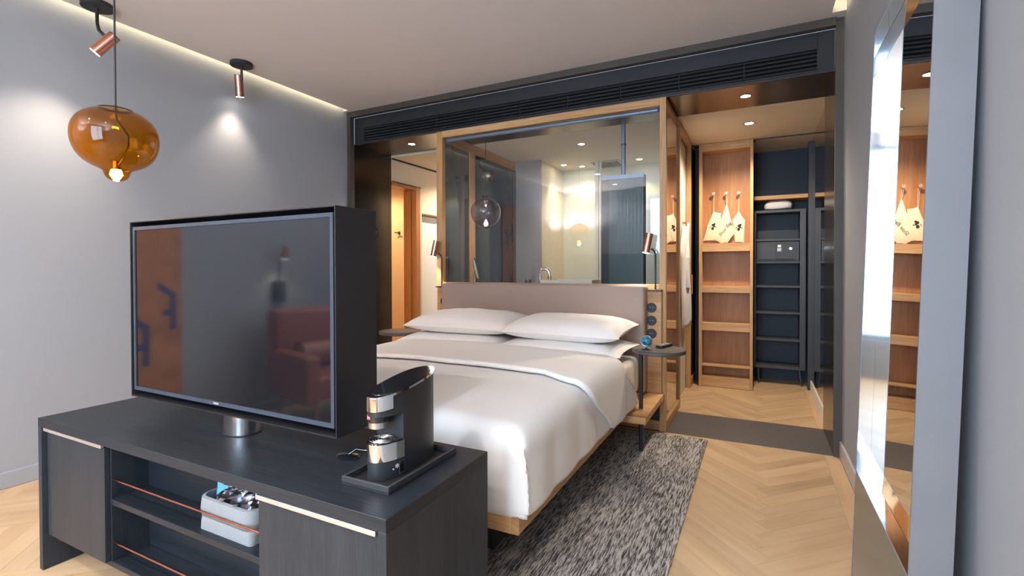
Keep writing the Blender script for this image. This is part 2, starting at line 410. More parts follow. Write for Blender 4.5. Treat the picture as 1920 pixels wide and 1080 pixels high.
obj('grille_frame', BB([(-3.525, -3.515, 3.715, 3.74, 2.472, 2.616), (.332, .342, 3.715, 3.74, 2.472, 2.616), (-3.525, .342, 3.715, 3.74, 2.611, 2.617), (-3.525, .342, 3.715, 3.74, 2.470, 2.477)]), 'header', g)

# ------------------------------------------------------------------ spaces behind the portal
S('ceiling_2', BB([(-.66, .60, 4.28, 6.1, 2.464, 2.5)]), 'cream')
S('trim_2', B(-.66, .60, 5.355, 5.365, 2.455, 2.464), 'header')
S('ceiling_3', B(-2.66, -.66, 4.28, 6.3, 2.464, 2.5), 'bathceil')
S('ceiling_4', B(-5.4, -2.66, 4.28, 6.9, 2.44, 2.5), 'cream')
S('wall_partition', B(-.70, -.655, 4.44, 6.1, -.01, 2.464), plain('partition_paint', (.62, .60, .56), .8))
S('wall_closet_back', B(-.66, .62, 6.0, 6.1, -.01, 2.5), 'navy')
S('wall_closet_right', BB([(.47, .60, 4.27, 6.1, -.01, 2.5)]), 'greytile')
o = S('wall_bathroom_back', B(-2.66, -.70, 6.0, 6.1, -.01, 2.5), 'paletile')
S('wall_bathroom_side', B(-2.62, -2.27, 5.27, 6.0, -.01, 2.464), 'beigetile')
S('wall_bathroom_pier', B(-2.62, -2.265, 5.24, 5.28, -.01, 2.464), 'greytile')
S('floor_bathroom', B(-2.62, -.70, 4.285, 6.0, -.013, .0), 'greytile')
# entry corridor on the left, doorway in its left wall
S('wall_entry_left', BB([(-3.85, -3.66, 4.77, 4.83, -.01, 2.44), (-3.85, -3.66, 4.28, 4.77, 2.175, 2.44), (-3.85, -3.66, 4.83, 6.6, 1.88, 2.44), (-3.90, -3.80, 4.83, 6.6, -.01, 1.88)]), 'cream')
S('trim_3', B(-3.66, -3.645, 4.29, 6.6, 2.425, 2.44), 'header')
S('trim_4', B(-3.66, -3.645, 4.29, 4.80, 2.175, 2.185), 'header')
S('wall_entry_back', B(-6.0, -2.6, 6.6, 6.7, -.01, 2.5), 'white')
S('wall_side_room', BB([(-6.0, -3.9, 5.45, 5.5, -.01, 2.5), (-6.0, -5.95, 4.2, 5.5, -.01, 2.5), (-6.0, -3.70, 4.15, 4.2, -.01, 2.5)]), 'tan')
d = S('door_1', BB([(-3.86, -3.65, 4.735, 4.775, 0, 2.175), (-3.86, -3.65, 4.29, 4.735, 2.14, 2.175)], bev=.002), 'oako')
obj('door_casing', B(-3.66, -3.643, 4.70, 4.78, 0, 2.175, bev=.002), 'oako', d)
obj('door_stop', B(-3.79, -3.74, 4.722, 4.737, 0, 2.14), 'oako', d)
S('wall_entry_niche', BB([(-3.79, -3.76, 4.84, 5.6, 0.02, 1.86)]), 'white')
h = thing('coat_hook', 'small dark coat hook on the tan wall seen through the oak doorway', 'hook', (-4.52, 5.45, 1.69))
obj('back_plate', B(-4.535, -4.505, 5.438, 5.45, 1.69, 1.73), 'black', h)
obj('peg', T([(-4.56, 5.40, 1.715), (-4.52, 5.42, 1.71), (-4.48, 5.40, 1.715)], .008, 8), 'black', h)
obj('stem', T([(-4.52, 5.44, 1.71), (-4.52, 5.41, 1.71)], .008, 8), 'black', h)
s_ = thing('light_switch', 'small black switch on the dark steel panel beside the television top corner', 'switch', (-3.658, 4.02, 1.545))
obj('plate', B(-3.66, -3.652, 3.985, 4.055, 1.545, 1.63, bev=.002), 'blackg', s_); obj('rocker', B(-3.653, -3.648, 4.0, 4.04, 1.56, 1.615, bev=.001), 'black', s_)

# downlights
def downlight(x, y, z, label, e, r=.033, spot=115, col=WARM, group='recessed ceiling downlights'):
    t = thing('downlight', label, 'light', (x, y, z-.004), group)
    obj('rim', lathe([(r, -.003), (r*1.28, -.003), (r*1.28, 0), (r, 0)], (x, y, z), 28), 'bronze', t)
    obj('lens', cyl((x, y), r, z-.002, z-.001, 24), 'lens', t)
    light('downlight_beam', 'SPOT', (x, y, z-.012), e, col, (x, y, 0), .03, spot=spot, blend=.6, parent=t)
downlight(-.089, 3.992, 2.464, 'round downlight in the dark soffit nearest the tall mirror', 9)
downlight(-3.13, 3.97, 2.464, 'round downlight in the dark soffit over the left passage', 10)
downlight(-.076, 4.752, 2.464, 'bright downlight in the cream ceiling in front of the wardrobe shelves', CLOSET_DOWN*2.2, .036, 150)
downlight(-1.607, 4.76, 2.464, 'bathroom downlight nearest the glass, left of the hanging pole', BATH_DOWN*1.6, spot=140)
downlight(-1.95, 5.80, 2.464, 'bathroom downlight left of the shower head near the back wall', BATH_DOWN)
downlight(-1.233, 5.72, 2.464, 'bathroom downlight right of the hanging pole near the back wall', BATH_DOWN*1.4)
downlight(-2.12, 5.62, 2.464, 'bathroom downlight grazing the beige tiled side wall', BATH_DOWN*1.2, spot=80)
downlight(-3.1, 5.3, 2.44, 'downlight in the entry corridor ceiling behind the glass partition', 46, spot=150)
downlight(-4.7, 4.9, 2.44, 'downlight in the side room beyond the oak doorway', 36, spot=150, col=(1, .72, .42))
for (x, y, lb) in ((-.9, -.5, 'added fill downlight behind the camera, mirror side'), (-2.4, -.5, 'added fill downlight behind the camera, armchair side'), (-.9, -1.6, 'added fill downlight near the window, mirror side'), (-2.4, -1.6, 'added fill downlight near the window, armchair side')):
    downlight(x, y, ZC, lb, ROOM_FILL, .05, 150, (.97, .97, 1))  # unseen downlights added to brighten the bedroom
sh = thing('rain_shower', 'flat perforated rain shower head on the bathroom ceiling', 'shower', (-1.62, 5.78, 2.44))
obj('plate', B(-1.78, -1.44, 5.62, 5.94, 2.445, 2.462, bev=.003), 'brushed', sh)
obj('nozzle_field', BB([(-1.76+i*.03, -1.745+i*.03, 5.64+j*.03, 5.655+j*.03, 2.441, 2.446) for i in range(10) for j in range(9)]), 'dgrey', sh, kind='stuff')
# shower partition and pale panel painting the window's reflection
st = thing('shower_screen', 'pale framed shower door standing left of the hanging dark mirror', 'screen', (-1.6, 5.55, 0))
obj('post', B(-1.70, -1.66, 5.52, 5.56, 0.001, 2.44, bev=.003), 'white', st); obj('post', B(-1.645, -1.63, 5.52, 5.56, .001, 2.44), 'white', st)
obj('glass_sheet', B(-1.63, -.72, 5.53, 5.538, .001, 2.05), 'pane', st)
mp_ = S('glare_panel', B(-1.40, -.70, 5.985, 6.0, 0, 2.10), 'glare')
S('trim_6', B(-1.66, -1.42, 5.97, 6.0, 0, 2.2), 'black')

# ------------------------------------------------------------------ glass partition box with oak frame
gp = thing('glass_partition', 'floor-standing oak-framed glass partition behind the headboard', 'partition', (-1.615, 3.70, 0))
ob = lambda n, a, m='oak', **k: obj(n, B(*a, bev=.002), m, gp, **k)
ob('post', (-2.63, -2.565, 3.692, 3.74, .04, 2.449)); ob('post', (-.648, -.603, 3.692, 3.735, .002, 2.449))
ob('rail', (-2.565, -.648, 3.692, 3.74, 2.392, 2.449), 'oakx'); ob('rail', (-2.565, -.648, 3.692, 3.74, 1.045, 1.083), 'oakx')
ob('rail', (-2.63, -.648, 3.70, 3.74, .005, .075), 'oakx')
obj('lower_panel', B(-2.565, -.648, 3.715, 3.735, .075, 1.045), 'dgrey', gp)
obj('glass_sheet', B(-2.565, -.648, 3.712, 3.720, 1.083, 2.392), 'pane', gp)
obj('blind_bar', T([(-2.54, 3.735, 2.372), (-.67, 3.735, 2.372)], .016, 14), 'blindbar', gp, smooth=True)
for x in (-2.548, -.662): obj('bracket', B(x-.008, x+.008, 3.722, 3.75, 2.362, 2.392), 'dgrey', gp)
# right return
ob('post', (-.640, -.603, 4.395, 4.44, .002, 2.449)); ob('rail', (-.645, -.603, 3.735, 5.19, 2.41, 2.449), 'oaky'); ob('rail', (-.645, -.603, 3.735, 4.395, .002, .07), 'oaky')
obj('side_glass', B(-.632, -.618, 3.735, 4.395, .07, 2.41), 'smirror', gp)
# left return
ob('post', (-2.63, -2.592, 4.215, 4.315, 1.0, 2.37)); ob('rail', (-2.63, -2.592, 3.74, 5.25, 2.37, 2.455), 'oaky'); ob('post', (-2.63, -2.585, 5.21, 5.25, 1.0, 2.37), 'bronze')
obj('side_glass', B(-2.62, -2.605, 3.74, 4.215, .05, 2.37), 'dglass', gp); obj('side_glass', B(-2.62, -2.605, 4.315, 5.21, .05, 2.37), 'dglassb', gp)

# bathroom things
v = thing('vanity', 'bathroom vanity behind the glass with a pale basin', 'vanity', (-1.6, 4.05, 0))
obj('cabinet', B(-2.5, -.72, 3.80, 4.28, .001, 1.03, bev=.004), 'white', v)
obj('countertop', B(-2.52, -.70, 3.78, 4.27, 1.03, 1.06, bev=.003), 'oakx', v)
bs = thing('basin', 'white rectangular basin rim showing just above the headboard', 'basin', (-1.45, 4.05, 1.06))
bm = BB([(-1.68, -1.22, 3.88, 3.895, 1.061, 1.105), (-1.68, -1.22, 4.215, 4.23, 1.061, 1.105), (-1.68, -1.665, 3.895, 4.215, 1.061, 1.105), (-1.235, -1.22, 3.895, 4.215, 1.061, 1.105), (-1.665, -1.235, 3.895, 4.215, 1.061, 1.07)])
obj('bowl', bm, 'white', bs)
fc = thing('tap', 'curved chrome basin tap rising above the headboard', 'tap', (-1.73, 4.0, 1.06))
obj('base', cyl((-1.735, 4.0), .024, 1.061, 1.07), 'chrome', fc, smooth=True)
obj('spout', T([(-1.735, 4, 1.068), (-1.735, 4, 1.15)]+[(-1.69-.045*math.cos(a), 4, 1.15+.05*math.sin(a)) for a in [PI*i/10*1.0 for i in range(1, 11)]]+[(-1.645, 4, 1.135)], .014, 14), 'chrome', fc, smooth=True)
obj('nozzle', cyl((-1.645, 4.0), .018, 1.10, 1.136, 20), 'copper', fc, smooth=True)
cm = thing('vanity_mirror', 'tilted round chrome make-up mirror above the left of the headboard', 'mirror', (-2.45, 4.1, 1.06))
bm = lathe([(.0, -.006), (.098, -.006), (.105, 0), (.098, .006), (0, .006)], (0, 0, 0), 36)
rot = Matrix.Rotation(math.radians(20), 4, 'Z') @ Matrix.Rotation(math.radians(78), 4, 'Y')
bmesh.ops.transform(bm, matrix=Matrix.Translation((-2.43, 4.06, 1.205)) @ rot, verts=bm.verts); obj('disc', bm, 'chrome', cm, smooth=True)
obj('stem', T([(-2.46, 4.06, 1.07), (-2.455, 4.06, 1.14), (-2.44, 4.06, 1.19)], .008, 10), 'chrome', cm, smooth=True); obj('foot', cyl((-2.46, 4.06), .05, 1.061, 1.072), 'chrome', cm, smooth=True)
pk = thing('soap_pot', 'small dark pot peeping over the headboard left of the tap', 'pot', (-1.80, 3.9, 1.06))
obj('body', lathe([(0, 0), (.028, 0), (.03, .03), (.024, .045), (0, .047)], (-1.83, 3.95, 1.061), 24), 'black', pk, smooth=True)
obj('lid', lathe([(.0, 0), (.012, 0), (.012, .006), (0, .008)], (-1.83, 3.95, 1.107), 20), 'copper', pk, smooth=True)
# hanging dark mirror cabinet on a pole
hm = thing('hanging_mirror', 'tall dark blue mirror hanging on a ceiling pole behind the glass', 'mirror', (-.985, 3.99, 1.06))
obj('case', B(-1.160, -.812, 3.94, 4.02, 1.062, 1.955, bev=.004), 'navy', hm)
obj('mirror_face', B(-1.093, -.815, 3.934, 3.941, 1.075, 1.925), 'tealm', hm, label='teal-tinted mirror face')
obj('edge_strip', B(-1.16, -.812, 3.930, 3.942, 1.925, 1.957), 'blindbar', hm)
obj('pole', T([(-.985, 3.98, 1.955), (-.985, 3.98, 2.463)], .018, 20), 'blindbar', hm, smooth=True)
obj('collar', cyl((-.985, 3.98), .022, 2.20, 2.215), 'dgrey', hm)
# lilac globe pendant in the bathroom
def bulb(parent, c, r, mat, e, col):
    obj('bulb', lathe([(0.001, -r), (r*.6, -r*.8), (r, -.1*r), (r*.85, r*.6), (r*.4, r*1.3), (r*.35, r*1.9), (.001, r*1.95)], c, 20), mat, parent, smooth=True)
    light('bulb_light', 'POINT', (c[0], c[1], c[2]-r*1.3), e, col, size=r, parent=parent)
gl = thing('pendant_lamp', 'round smoky lilac glass pendant hanging inside the glass partition', 'lamp', (-2.28, 3.98, 1.58))
gc = (-2.276, 3.98, 1.725)
obj('globe', lathe([(.001, -.147)]+[(.14*math.sin(a)*(1-.05*math.cos(a)), -.145*math.cos(a)) for a in [PI*i/22 for i in range(1, 21)]]+[(.03, .145)], gc, 40), 'smoke', gl, smooth=True)
obj('cord', T([(gc[0], gc[1], gc[2]+.14), (gc[0], gc[1], 2.464)], .0025, 6), 'black', gl)
obj('cap', cyl((gc[0], gc[1]), .03, gc[2]+.138, gc[2]+.16), 'dgrey', gl, smooth=True); obj('inner_stem', T([(gc[0], gc[1], gc[2]+.14), (gc[0]+.015, gc[1], gc[2]), (gc[0], gc[1], gc[2]-.07)], .003, 6), 'dgrey', gl)
bulb(gl, (gc[0], gc[1], gc[2]-.105), .020, 'bulb2', 2.5, WARM)

# ------------------------------------------------------------------ closet
wu = thing('wardrobe_unit', 'tall narrow oak shelf unit with cotton bags hanging in its top bay', 'shelf', (-.295, 5.4, 0))
u_ = lambda n, a, m='oak': obj(n, B(*a, bev=.002), m, wu)
u_('side', (-.546, -.515, 5.33, 5.52, .003, 2.462)); u_('side', (-.075, -.048, 5.33, 5.52, .003, 2.462))
u_('top', (-.515, -.075, 5.33, 5.52, 2.385, 2.462), 'oakx')
obj('back', B(-.515, -.075, 5.50, 5.52, .01, 2.385), 'oakb', wu)
for z0, z1 in ((1.37, 1.452), (.955, 1.022), (.57, .648)): u_('shelf', (-.515, -.075, 5.333, 5.50, z0, z1), 'oakx')
u_('shelf', (-.515, -.075, 5.345, 5.50, .205, .222), 'oakx'); u_('plinth', (-.515, -.075, 5.33, 5.50, .003, .105), 'oakx')
obj('track', B(-.60, -.03, 5.40, 5.45, 2.452, 2.464), 'header', wu)
def emblem(parent, x, y, z, s):
    bm = bmesh.new()
    for (dx, dz, r) in ((0, .6, .5), (.5, .9, .4), (.45, .2, .3), (-.1, -.6, .55), (-.7, .1, .18), (.95, -.1, .18), (-.95, -.25, .14), (.2, -.05, .16)):
        ring = [bm.verts.new((x+dx*s+r*s*.8*math.cos(t)*1.0, y, z+dz*s+r*s*math.sin(t))) for t in [2*PI*k/9 for k in range(9)]]
        bm.faces.new(ring)
    for (a, b) in (((-1, -.3), (1.1, 0)), ((.1, -.7), (.2, 1.0))):
        v4 = [bm.verts.new((x+a[0]*s, y, z+a[1]*s)), bm.verts.new((x+a[0]*s+.09*s, y, z+a[1]*s-.09*s)), bm.verts.new((x+b[0]*s+.09*s, y, z+b[1]*s-.09*s)), bm.verts.new((x+b[0]*s, y, z+b[1]*s))]
        bm.faces.new(v4)
    obj('printed_mark', bm, 'ink', parent, solid=.0006)
def bag(label, pts, peg, y, depth, mark):
    cx = sum(p[0] for p in pts)/len(pts); cz = sum(p[1] for p in pts)/len(pts)
    t = thing('cotton_bag', label, 'bag', (cx, y, min(p[1] for p in pts)), 'cotton bags on the wardrobe pegs')
    bm = bmesh.new(); n = 6; rings = []
    # pillow-like bag: outline subdivided, bulging to the middle
    ol = []
    for i in range(len(pts)):
        p, q = Vector(pts[i]), Vector(pts[(i+1) % len(pts)])
        for k in range(6):
            a = p.lerp(q, k/6); dirn = (a-Vector((cx, cz))); sag = math.sin(PI*k/6)*.04
            ol.append(a-dirn*sag)
    for side in (-1, 1):
        R_ = []
        for s in (1, .8, .55, .3):
            hh = depth*math.sqrt(max(0, 1-s**2.5))
            R_.append([bm.verts.new((cx+(p.x-cx)*s, y+side*(hh+.0015)+.002*noise.noise((p.x*30*s, p.y*30*s, 3)), cz+(p.y-cz)*s)) for p in ol])
        c0 = bm.verts.new((cx, y+side*depth, cz)); m_ = len(ol)
        for a in range(3):
            for k in range(m_): bm.faces.new((R_[a][k], R_[a][(k+1) % m_], R_[a+1][(k+1) % m_], R_[a+1][k]))
        for k in range(m_): bm.faces.new((R_[3][k], R_[3][(k+1) % m_], c0))
        rings.append(R_[0])
    for k in range(m_): bm.faces.new((rings[0][k], rings[0][(k+1) % m_], rings[1][(k+1) % m_], rings[1][k]))
    obj('pouch', bm, 'bag', t, smooth=True)
    top = max(pts, key=lambda p: p[1])
    obj('drawstring', T([(top[0]-.004, y, top[1]-.005), (peg[0]-.006, y-.004, peg[1]-.01), (peg[0], 5.44, peg[1]+.006), (peg[0]+.006, y-.004, peg[1]-.01), (top[0]+.004, y, top[1]-.005)], .002, 6), 'bag', t)
    if mark == 'text': text('lettering', 'Shoe Bag', (cx+.003, y-depth-.0015, cz+.03), .046, 'ink', t, (PI/2, math.radians(-52), 0), .0005, .35)
    else: emblem(t, cx+.0, y-depth-.002, cz-.005, .030)
pegs = [(-.415, 1.963), (-.296, 1.960), (-.180, 1.957)]
bag('left cotton bag with printed mark, partly behind the lettered bag', [(-.419, 1.793), (-.346, 1.771), (-.355, 1.481), (-.519, 1.489), (-.478, 1.645)], pegs[0], 5.485, .010, 'mark')
bag('cream cotton bag lettered Shoe Bag, hanging by a corner in the middle', [(-.291, 1.873), (-.215, 1.557), (-.282, 1.461), (-.344, 1.456), (-.419, 1.50)], pegs[1], 5.455, .012, 'text')
bag('right cotton bag with printed mark, beside the unit edge', [(-.182, 1.787), (-.123, 1.686), (-.132, 1.46), (-.216, 1.466), (-.242, 1.692)], pegs[2], 5.485, .010, 'mark')
for i, p in enumerate(pegs):
    t = thing('coat_peg', ['copper peg holding the left cotton bag', 'copper peg holding the lettered shoe bag', 'copper peg holding the right cotton bag'][i], 'peg', (p[0], 5.5, p[1]), 'copper pegs in the wardrobe unit')
    obj('shank', T([(p[0], 5.50, p[1]+.004), (p[0], 5.45, p[1]+.004)], .006, 12), 'copper', t, smooth=True)
    obj('knob', T([(p[0], 5.45, p[1]+.006), (p[0], 5.435, p[1]+.006)], .016, 20), 'copper', t, smooth=True)
# sliding oak door edge-on, with copper pull
sd = thing('sliding_door', 'oak sliding door seen edge-on between the glass partition and the wardrobe unit', 'door', (-.63, 5.2, 0))
obj('stile', B(-.652, -.607, 5.18, 5.23, .003, 2.44, bev=.002), 'oak', sd)
obj('leaf', B(-.640, -.617, 5.23, 5.95, .05, 2.44), 'black', sd); obj('bottom_rail', B(-.652, -.607, 5.23, 5.95, .003, .09, bev=.002), 'oaky', sd)
obj('pull_handle', B(-.672, -.585, 5.165, 5.179, .943, 1.138, bev=.001), 'copper', sd, label='flat copper pull handle')
vb = S('gap_shade', BB([(-.605, -.55, 5.55, 5.98, .0, 2.464)]), 'black')  # black block paints the shade in the gap beside the door
rb = thing('bathrobe', 'white bathrobe hanging on the wall just left of the sliding oak door', 'robe', (-.62, 4.98, .8))
bm = bmesh.new(); N1, N2 = 16, 26
grid = []
for j in range(N2+1):
    z = 1.62-(1.62-.66)*j/N2; row = []
    wd = .06+.12*min(1, j/7); 
    for i in range(N1+1):
        s = i/N1*2-1
        yy = 4.95+s*wd+.015*math.sin(j*.35+s*3); xx = -.655+.012+(1-s*s)**.5*.045*(1-.3*math.sin(j*.2))+.008*math.sin(s*9+j*.18)
        row.append(bm.verts.new((xx, yy, z+.02*math.cos(s*4))))
    grid.append(row)
for j in range(N2):
    for i in range(N1): bm.faces.new((grid[j][i], grid[j][i+1], grid[j+1][i+1], grid[j+1][i]))
obj('robe_body', bm, 'towel', rb, smooth=True, solid=.006)
bm = bmesh.new(); tube(bm, [(-.625, 4.93, 1.55), (-.612, 4.87, 1.3), (-.615, 4.88, 1.02)], [.03, .035, .045], 12); obj('sleeve', bm, 'towel', rb, smooth=True)
obj('hook', T([(-.655, 4.95, 1.64), (-.62, 4.95, 1.635)], .008, 10), 'copper', rb)
# dark open shelving with legs
du = thing('shelf_unit', 'dark grey open shelf unit on thin legs right of the oak unit', 'shelf', (.19, 5.85, 0))
k_ = lambda n, a, m='dgrey': obj(n, B(*a, bev=.0015), m, du)
k_('side', (.372, .425, 5.715, 5.97, .165, 1.80)); k_('side', (-.045, -.022, 5.715, 5.97, .165, 1.80))
k_('top', (-.022, .372, 5.715, 5.97, 1.772, 1.80)); k_('bottom', (-.022, .372, 5.715, 5.97, .165, .198))
obj('back', B(-.022, .372, 5.955, 5.97, .198, 1.772), 'navy', du)
for z in (1.492, 1.262, 1.012, .740, .462): k_('shelf', (-.022, .372, 5.725, 5.955, z-.012, z+.012))
for x in (.0, .372):
    for y in (5.735, 5.95): obj('leg', T([(x, y, .165), (x+(.006 if x < .2 else .02), y-.01, .003)], [.012, .006], 12), 'dgrey', du, smooth=True)
sf = thing('safe', 'small dark grey electronic safe on the open shelf unit', 'safe', (.175, 5.84, 1.275))
obj('case', B(-.018, .368, 5.735, 5.94, 1.276, 1.476, bev=.003), 'navy2', sf)
obj('door', B(.0, .34, 5.727, 5.736, 1.292, 1.458, bev=.002), 'dgrey', sf)
obj('keypad_panel', B(.155, .325, 5.722, 5.728, 1.295, 1.455, bev=.001), 'navy2', sf)
obj('display', B(.175, .205, 5.719, 5.723, 1.415, 1.44), 'printw', sf)
for i in range(3):
    for j in range(3): obj('key', B(.172+i*.013, .181+i*.013, 5.718, 5.723, 1.375+j*.012, 1.383+j*.012), 'silver', sf)
obj('knob', T([(.29, 5.723, 1.40), (.29, 5.708, 1.40)], .014, 18), 'brushed', sf, smooth=True)
k2 = obj('wall_shelf', B(-.045, .468, 5.68, 5.99, 1.905, 1.945, bev=.002), 'oakx'); tag(k2, 'light oak plank shelf across the dark wardrobe alcove above the folded towel', 'shelf')
bm = bmesh.new(); bmesh.ops.create_uvsphere(bm, u_segments=28, v_segments=16, radius=1)
for q in bm.verts:
    c = q.co; sgn = lambda a, e: math.copysign(abs(a)**e, a)
    q.co = Vector((sgn(c.x, .6)*.125, sgn(c.y, .6)*.09, max(-.7, sgn(c.z, .75))*.055*(1+.12*noise.noise(c*2.5)))); q.co += Vector((noise.noise(c*4)*.008, 0, noise.noise(c*5+Vector((3, 0, 0)))*.008))
bmesh.ops.translate(bm, verts=bm.verts, vec=(.18, 5.81, 1.8015+.0385+.006)); o = obj('folded_towel', bm, 'towel', smooth=True); tag(o, 'rolled white towel on top of the dark shelf unit', 'towel')
dd = thing('folding_door', 'narrow dark grey wardrobe door standing open beside the shelf unit', 'door', (.46, 5.65, 0))
obj('leaf', B(.434, .478, 5.59, 5.64, .01, 2.44, bev=.002), 'navy2', dd); obj('edge_strip', B(.4785, .486, 5.585, 5.635, .01, 2.44, bev=.001), 'brushed', dd); obj('leaf', B(.487, .51, 5.59, 5.64, .01, 2.44, bev=.002), 'navy2', dd)
S('mirror_panel_right' and 'trim_8', BB([(.462, .4695, 4.275, 5.56, .105, 2.464)]), 'smirror')
S('baseboard_closet', B(.455, .4695, 4.275, 5.58, 0, .10, bev=.002), 'white')

# ------------------------------------------------------------------ bed
def sm(a, b, x): t = min(1, max(0, (x-a)/(b-a))); return t*t*(3-2*t)
bed = thing('bed', 'large double bed with oak platform and taupe leather headboard', 'bed', (-1.6, 2.6, 0))
BX0, BX1 = -2.455, -.762
obj('platform_rail', B(BX1-.03, BX1, 1.56, 3.53, .245, .312, bev=.003), 'oaky', bed); obj('platform_rail', B(BX0, BX0+.03, 1.56, 3.53, .245, .312, bev=.003), 'oaky', bed)
obj('foot_rail', B(BX0+.03, BX1-.03, 1.56, 1.60, .245, .312, bev=.002), 'oakx', bed); obj('slat_base', B(BX0+.03, BX1-.03, 1.60, 3.53, .25, .30), 'oakx', bed)
obj('plinth', BB([(-2.25, -1.0, 1.80, 3.40, .006, .245)]), 'black', bed)
bm = B(-2.49, -.727, 3.555, 3.685, .30, 1.083, bev=.028, seg=4); obj('headboard', bm, 'leather', bed, smooth=True)
obj('mattress', B(-2.43, -.762, 1.63, 3.545, .312, .578, bev=.055, seg=5), 'sheet', bed, smooth=True)
# duvet: cloth mapped over a rounded block, open towards the pillows
def drape(px, qy, top, x0, x1, y0, z_hem, r=.07, out=.012, fy=True):
    cx = (x0+x1)/2; W = (x1-x0)/2; s = 1 if px >= cx else -1; d = abs(px-cx)
    def side(d, lim):
        e = d-(lim-r)
        if e <= 0: return d, 0
        arc = r*PI/2
        if e < arc: a = e/r; return lim-r+r*math.sin(a), r*(1-math.cos(a))
        return lim+out*((e-arc)/.3), r+(e-arc)
    xx, dz1 = side(d, W); dz2 = 0; yy = qy
    if fy and qy < y0+r:
        e, dz2 = side(-(qy-(y0+1)), 1); yy = y0+1-e
    x = cx+s*xx
    dz = max(dz1, dz2) if min(dz1, dz2) < .02 else (dz1**4+dz2**4)**.25
    return Vector((x, yy, max(z_hem, top-dz)))
def cloth(name, fq, x0, x1, y0, top, hem, nx, ny, mat, parent, amp=.006, puff=.02, fy=True, thick=.02, seed=0, back=None, front=None):
    bm = bmesh.new(); g = []; ext = .085*0+(top-hem)+.03; cx = (x0+x1)/2; W = (x1-x0)/2
    for i in range(nx+1):
        p = cx+(i/nx*2-1)*(W+ext-.04); row = []
        qa, qb = fq(p)
        for j in range(ny+1):
            q = qa+(qb-qa)*j/ny; v = drape(p, q, top, x0, x1, y0, hem, fy=fy)
            u = (v.x-cx)/W; n = noise.noise((p*3+seed, q*3, .3))*amp+noise.noise((p*9+seed, q*7, 1.3))*amp*.35
            on_top = v.z > top-.05
            if on_top: v.z += puff*(1-min(1, abs(u))**3)*.9+n
            else:
                wv = .010*math.sin((q if abs(u) > .97 else p)*11+seed)*min(1, (top-v.z)/.2)
                if abs(u) > .97: v.x += math.copysign(wv+n, v.x-cx)
                else: v.y += -(abs(wv))+n
            row.append(bm.verts.new(v))
        g.append(row)
    for i in range(nx):
        for j in range(ny): bm.faces.new((g[i][j], g[i+1][j], g[i+1][j+1], g[i][j+1]))
    return obj(name, bm, mat, parent, smooth=True, solid=thick)
def fold_front(p):
    d = abs(p+1.60)
    return 2.36+.03*math.cos((p+1.6)*2.2)-.10*sm(.55, .80, d)+.42*sm(.82, 1.22, d)
def fold_back(p):
    d = abs(p+1.60); return 3.07-.12*sm(.5, .85, d)+.30*sm(.86, 1.2, d)
cloth('duvet', lambda p: (1.58-.34, fold_back(p)-.03), -2.475, -.752, 1.575, .612, .318, 70, 80, 'linen', bed, amp=.006, seed=2)
cloth('duvet_fold', lambda p: (fold_front(p), fold_back(p)), -2.497, -.730, 0, .645, .322, 70, 26, 'linen', bed, amp=.005, seed=2, fy=False, thick=.024)
def pillow(cx, cy, cz, a, b, h, label, rz=0, tilt=0, seed=0):
    bm = bmesh.new(); n = 26; m_ = 18; top = []; bot = []
    for i in range(n+1):
        u = i/n*2-1; rt = []; rb_ = []
        for j in range(m_+1):
            w_ = j/m_*2-1
            t = (max(0, 1-abs(u)**3.2)*max(0, 1-abs(w_)**3.0))**.5
            x = a*u*(1-.07*(1-w_*w_)*(abs(u)**4)); y = b*w_*(1-.09*(1-u*u)*abs(w_)**4)
            nz = noise.noise((x*5+seed, y*5, .7))*.010*t+noise.noise((x*14+seed, y*9, 2.))*.004*t
            rt.append(Vector((x, y, h*t+nz))); rb_.append(Vector((x, y, -h*.75*t)))
        top.append(rt); bot.append(rb_)
    T_ = Matrix.Translation((cx, cy, cz)) @ Matrix.Rotation(rz, 4, 'Z') @ Matrix.Rotation(tilt, 4, 'X')
    vt = [[bm.verts.new(T_ @ v) for v in r] for r in top]
    vb_ = [[vt[i][j] if i in (0, n) or j in (0, m_) else bm.verts.new(T_ @ bot[i][j]) for j in range(m_+1)] for i in range(n+1)]
    for i in range(n):
        for j in range(m_):
            bm.faces.new((vt[i][j], vt[i+1][j], vt[i+1][j+1], vt[i][j+1])); bm.faces.new((vb_[i][j], vb_[i][j+1], vb_[i+1][j+1], vb_[i+1][j]))
    o = obj('pillow', bm, 'linen', smooth=True); tag(o, label, 'pillow', 'white bed pillows'); return o
pillow(-2.06, 3.24, .660, .455, .25, .060, 'lower white pillow at the left of the bed, under another pillow', .02, .04, 1)
pillow(-1.20, 3.22, .660, .455, .25, .060, 'lower white pillow at the right of the bed, under another pillow', -.03, .04, 5)
pillow(-2.03, 3.28, .785, .462, .24, .090, 'upper white pillow on the left stack, beside the dark steel panel side', .03, .10, 9)
pillow(-1.20, 3.26, .782, .440, .24, .090, 'upper white pillow on the right stack, nearest the round side table with remote', -.05, .10, 14)

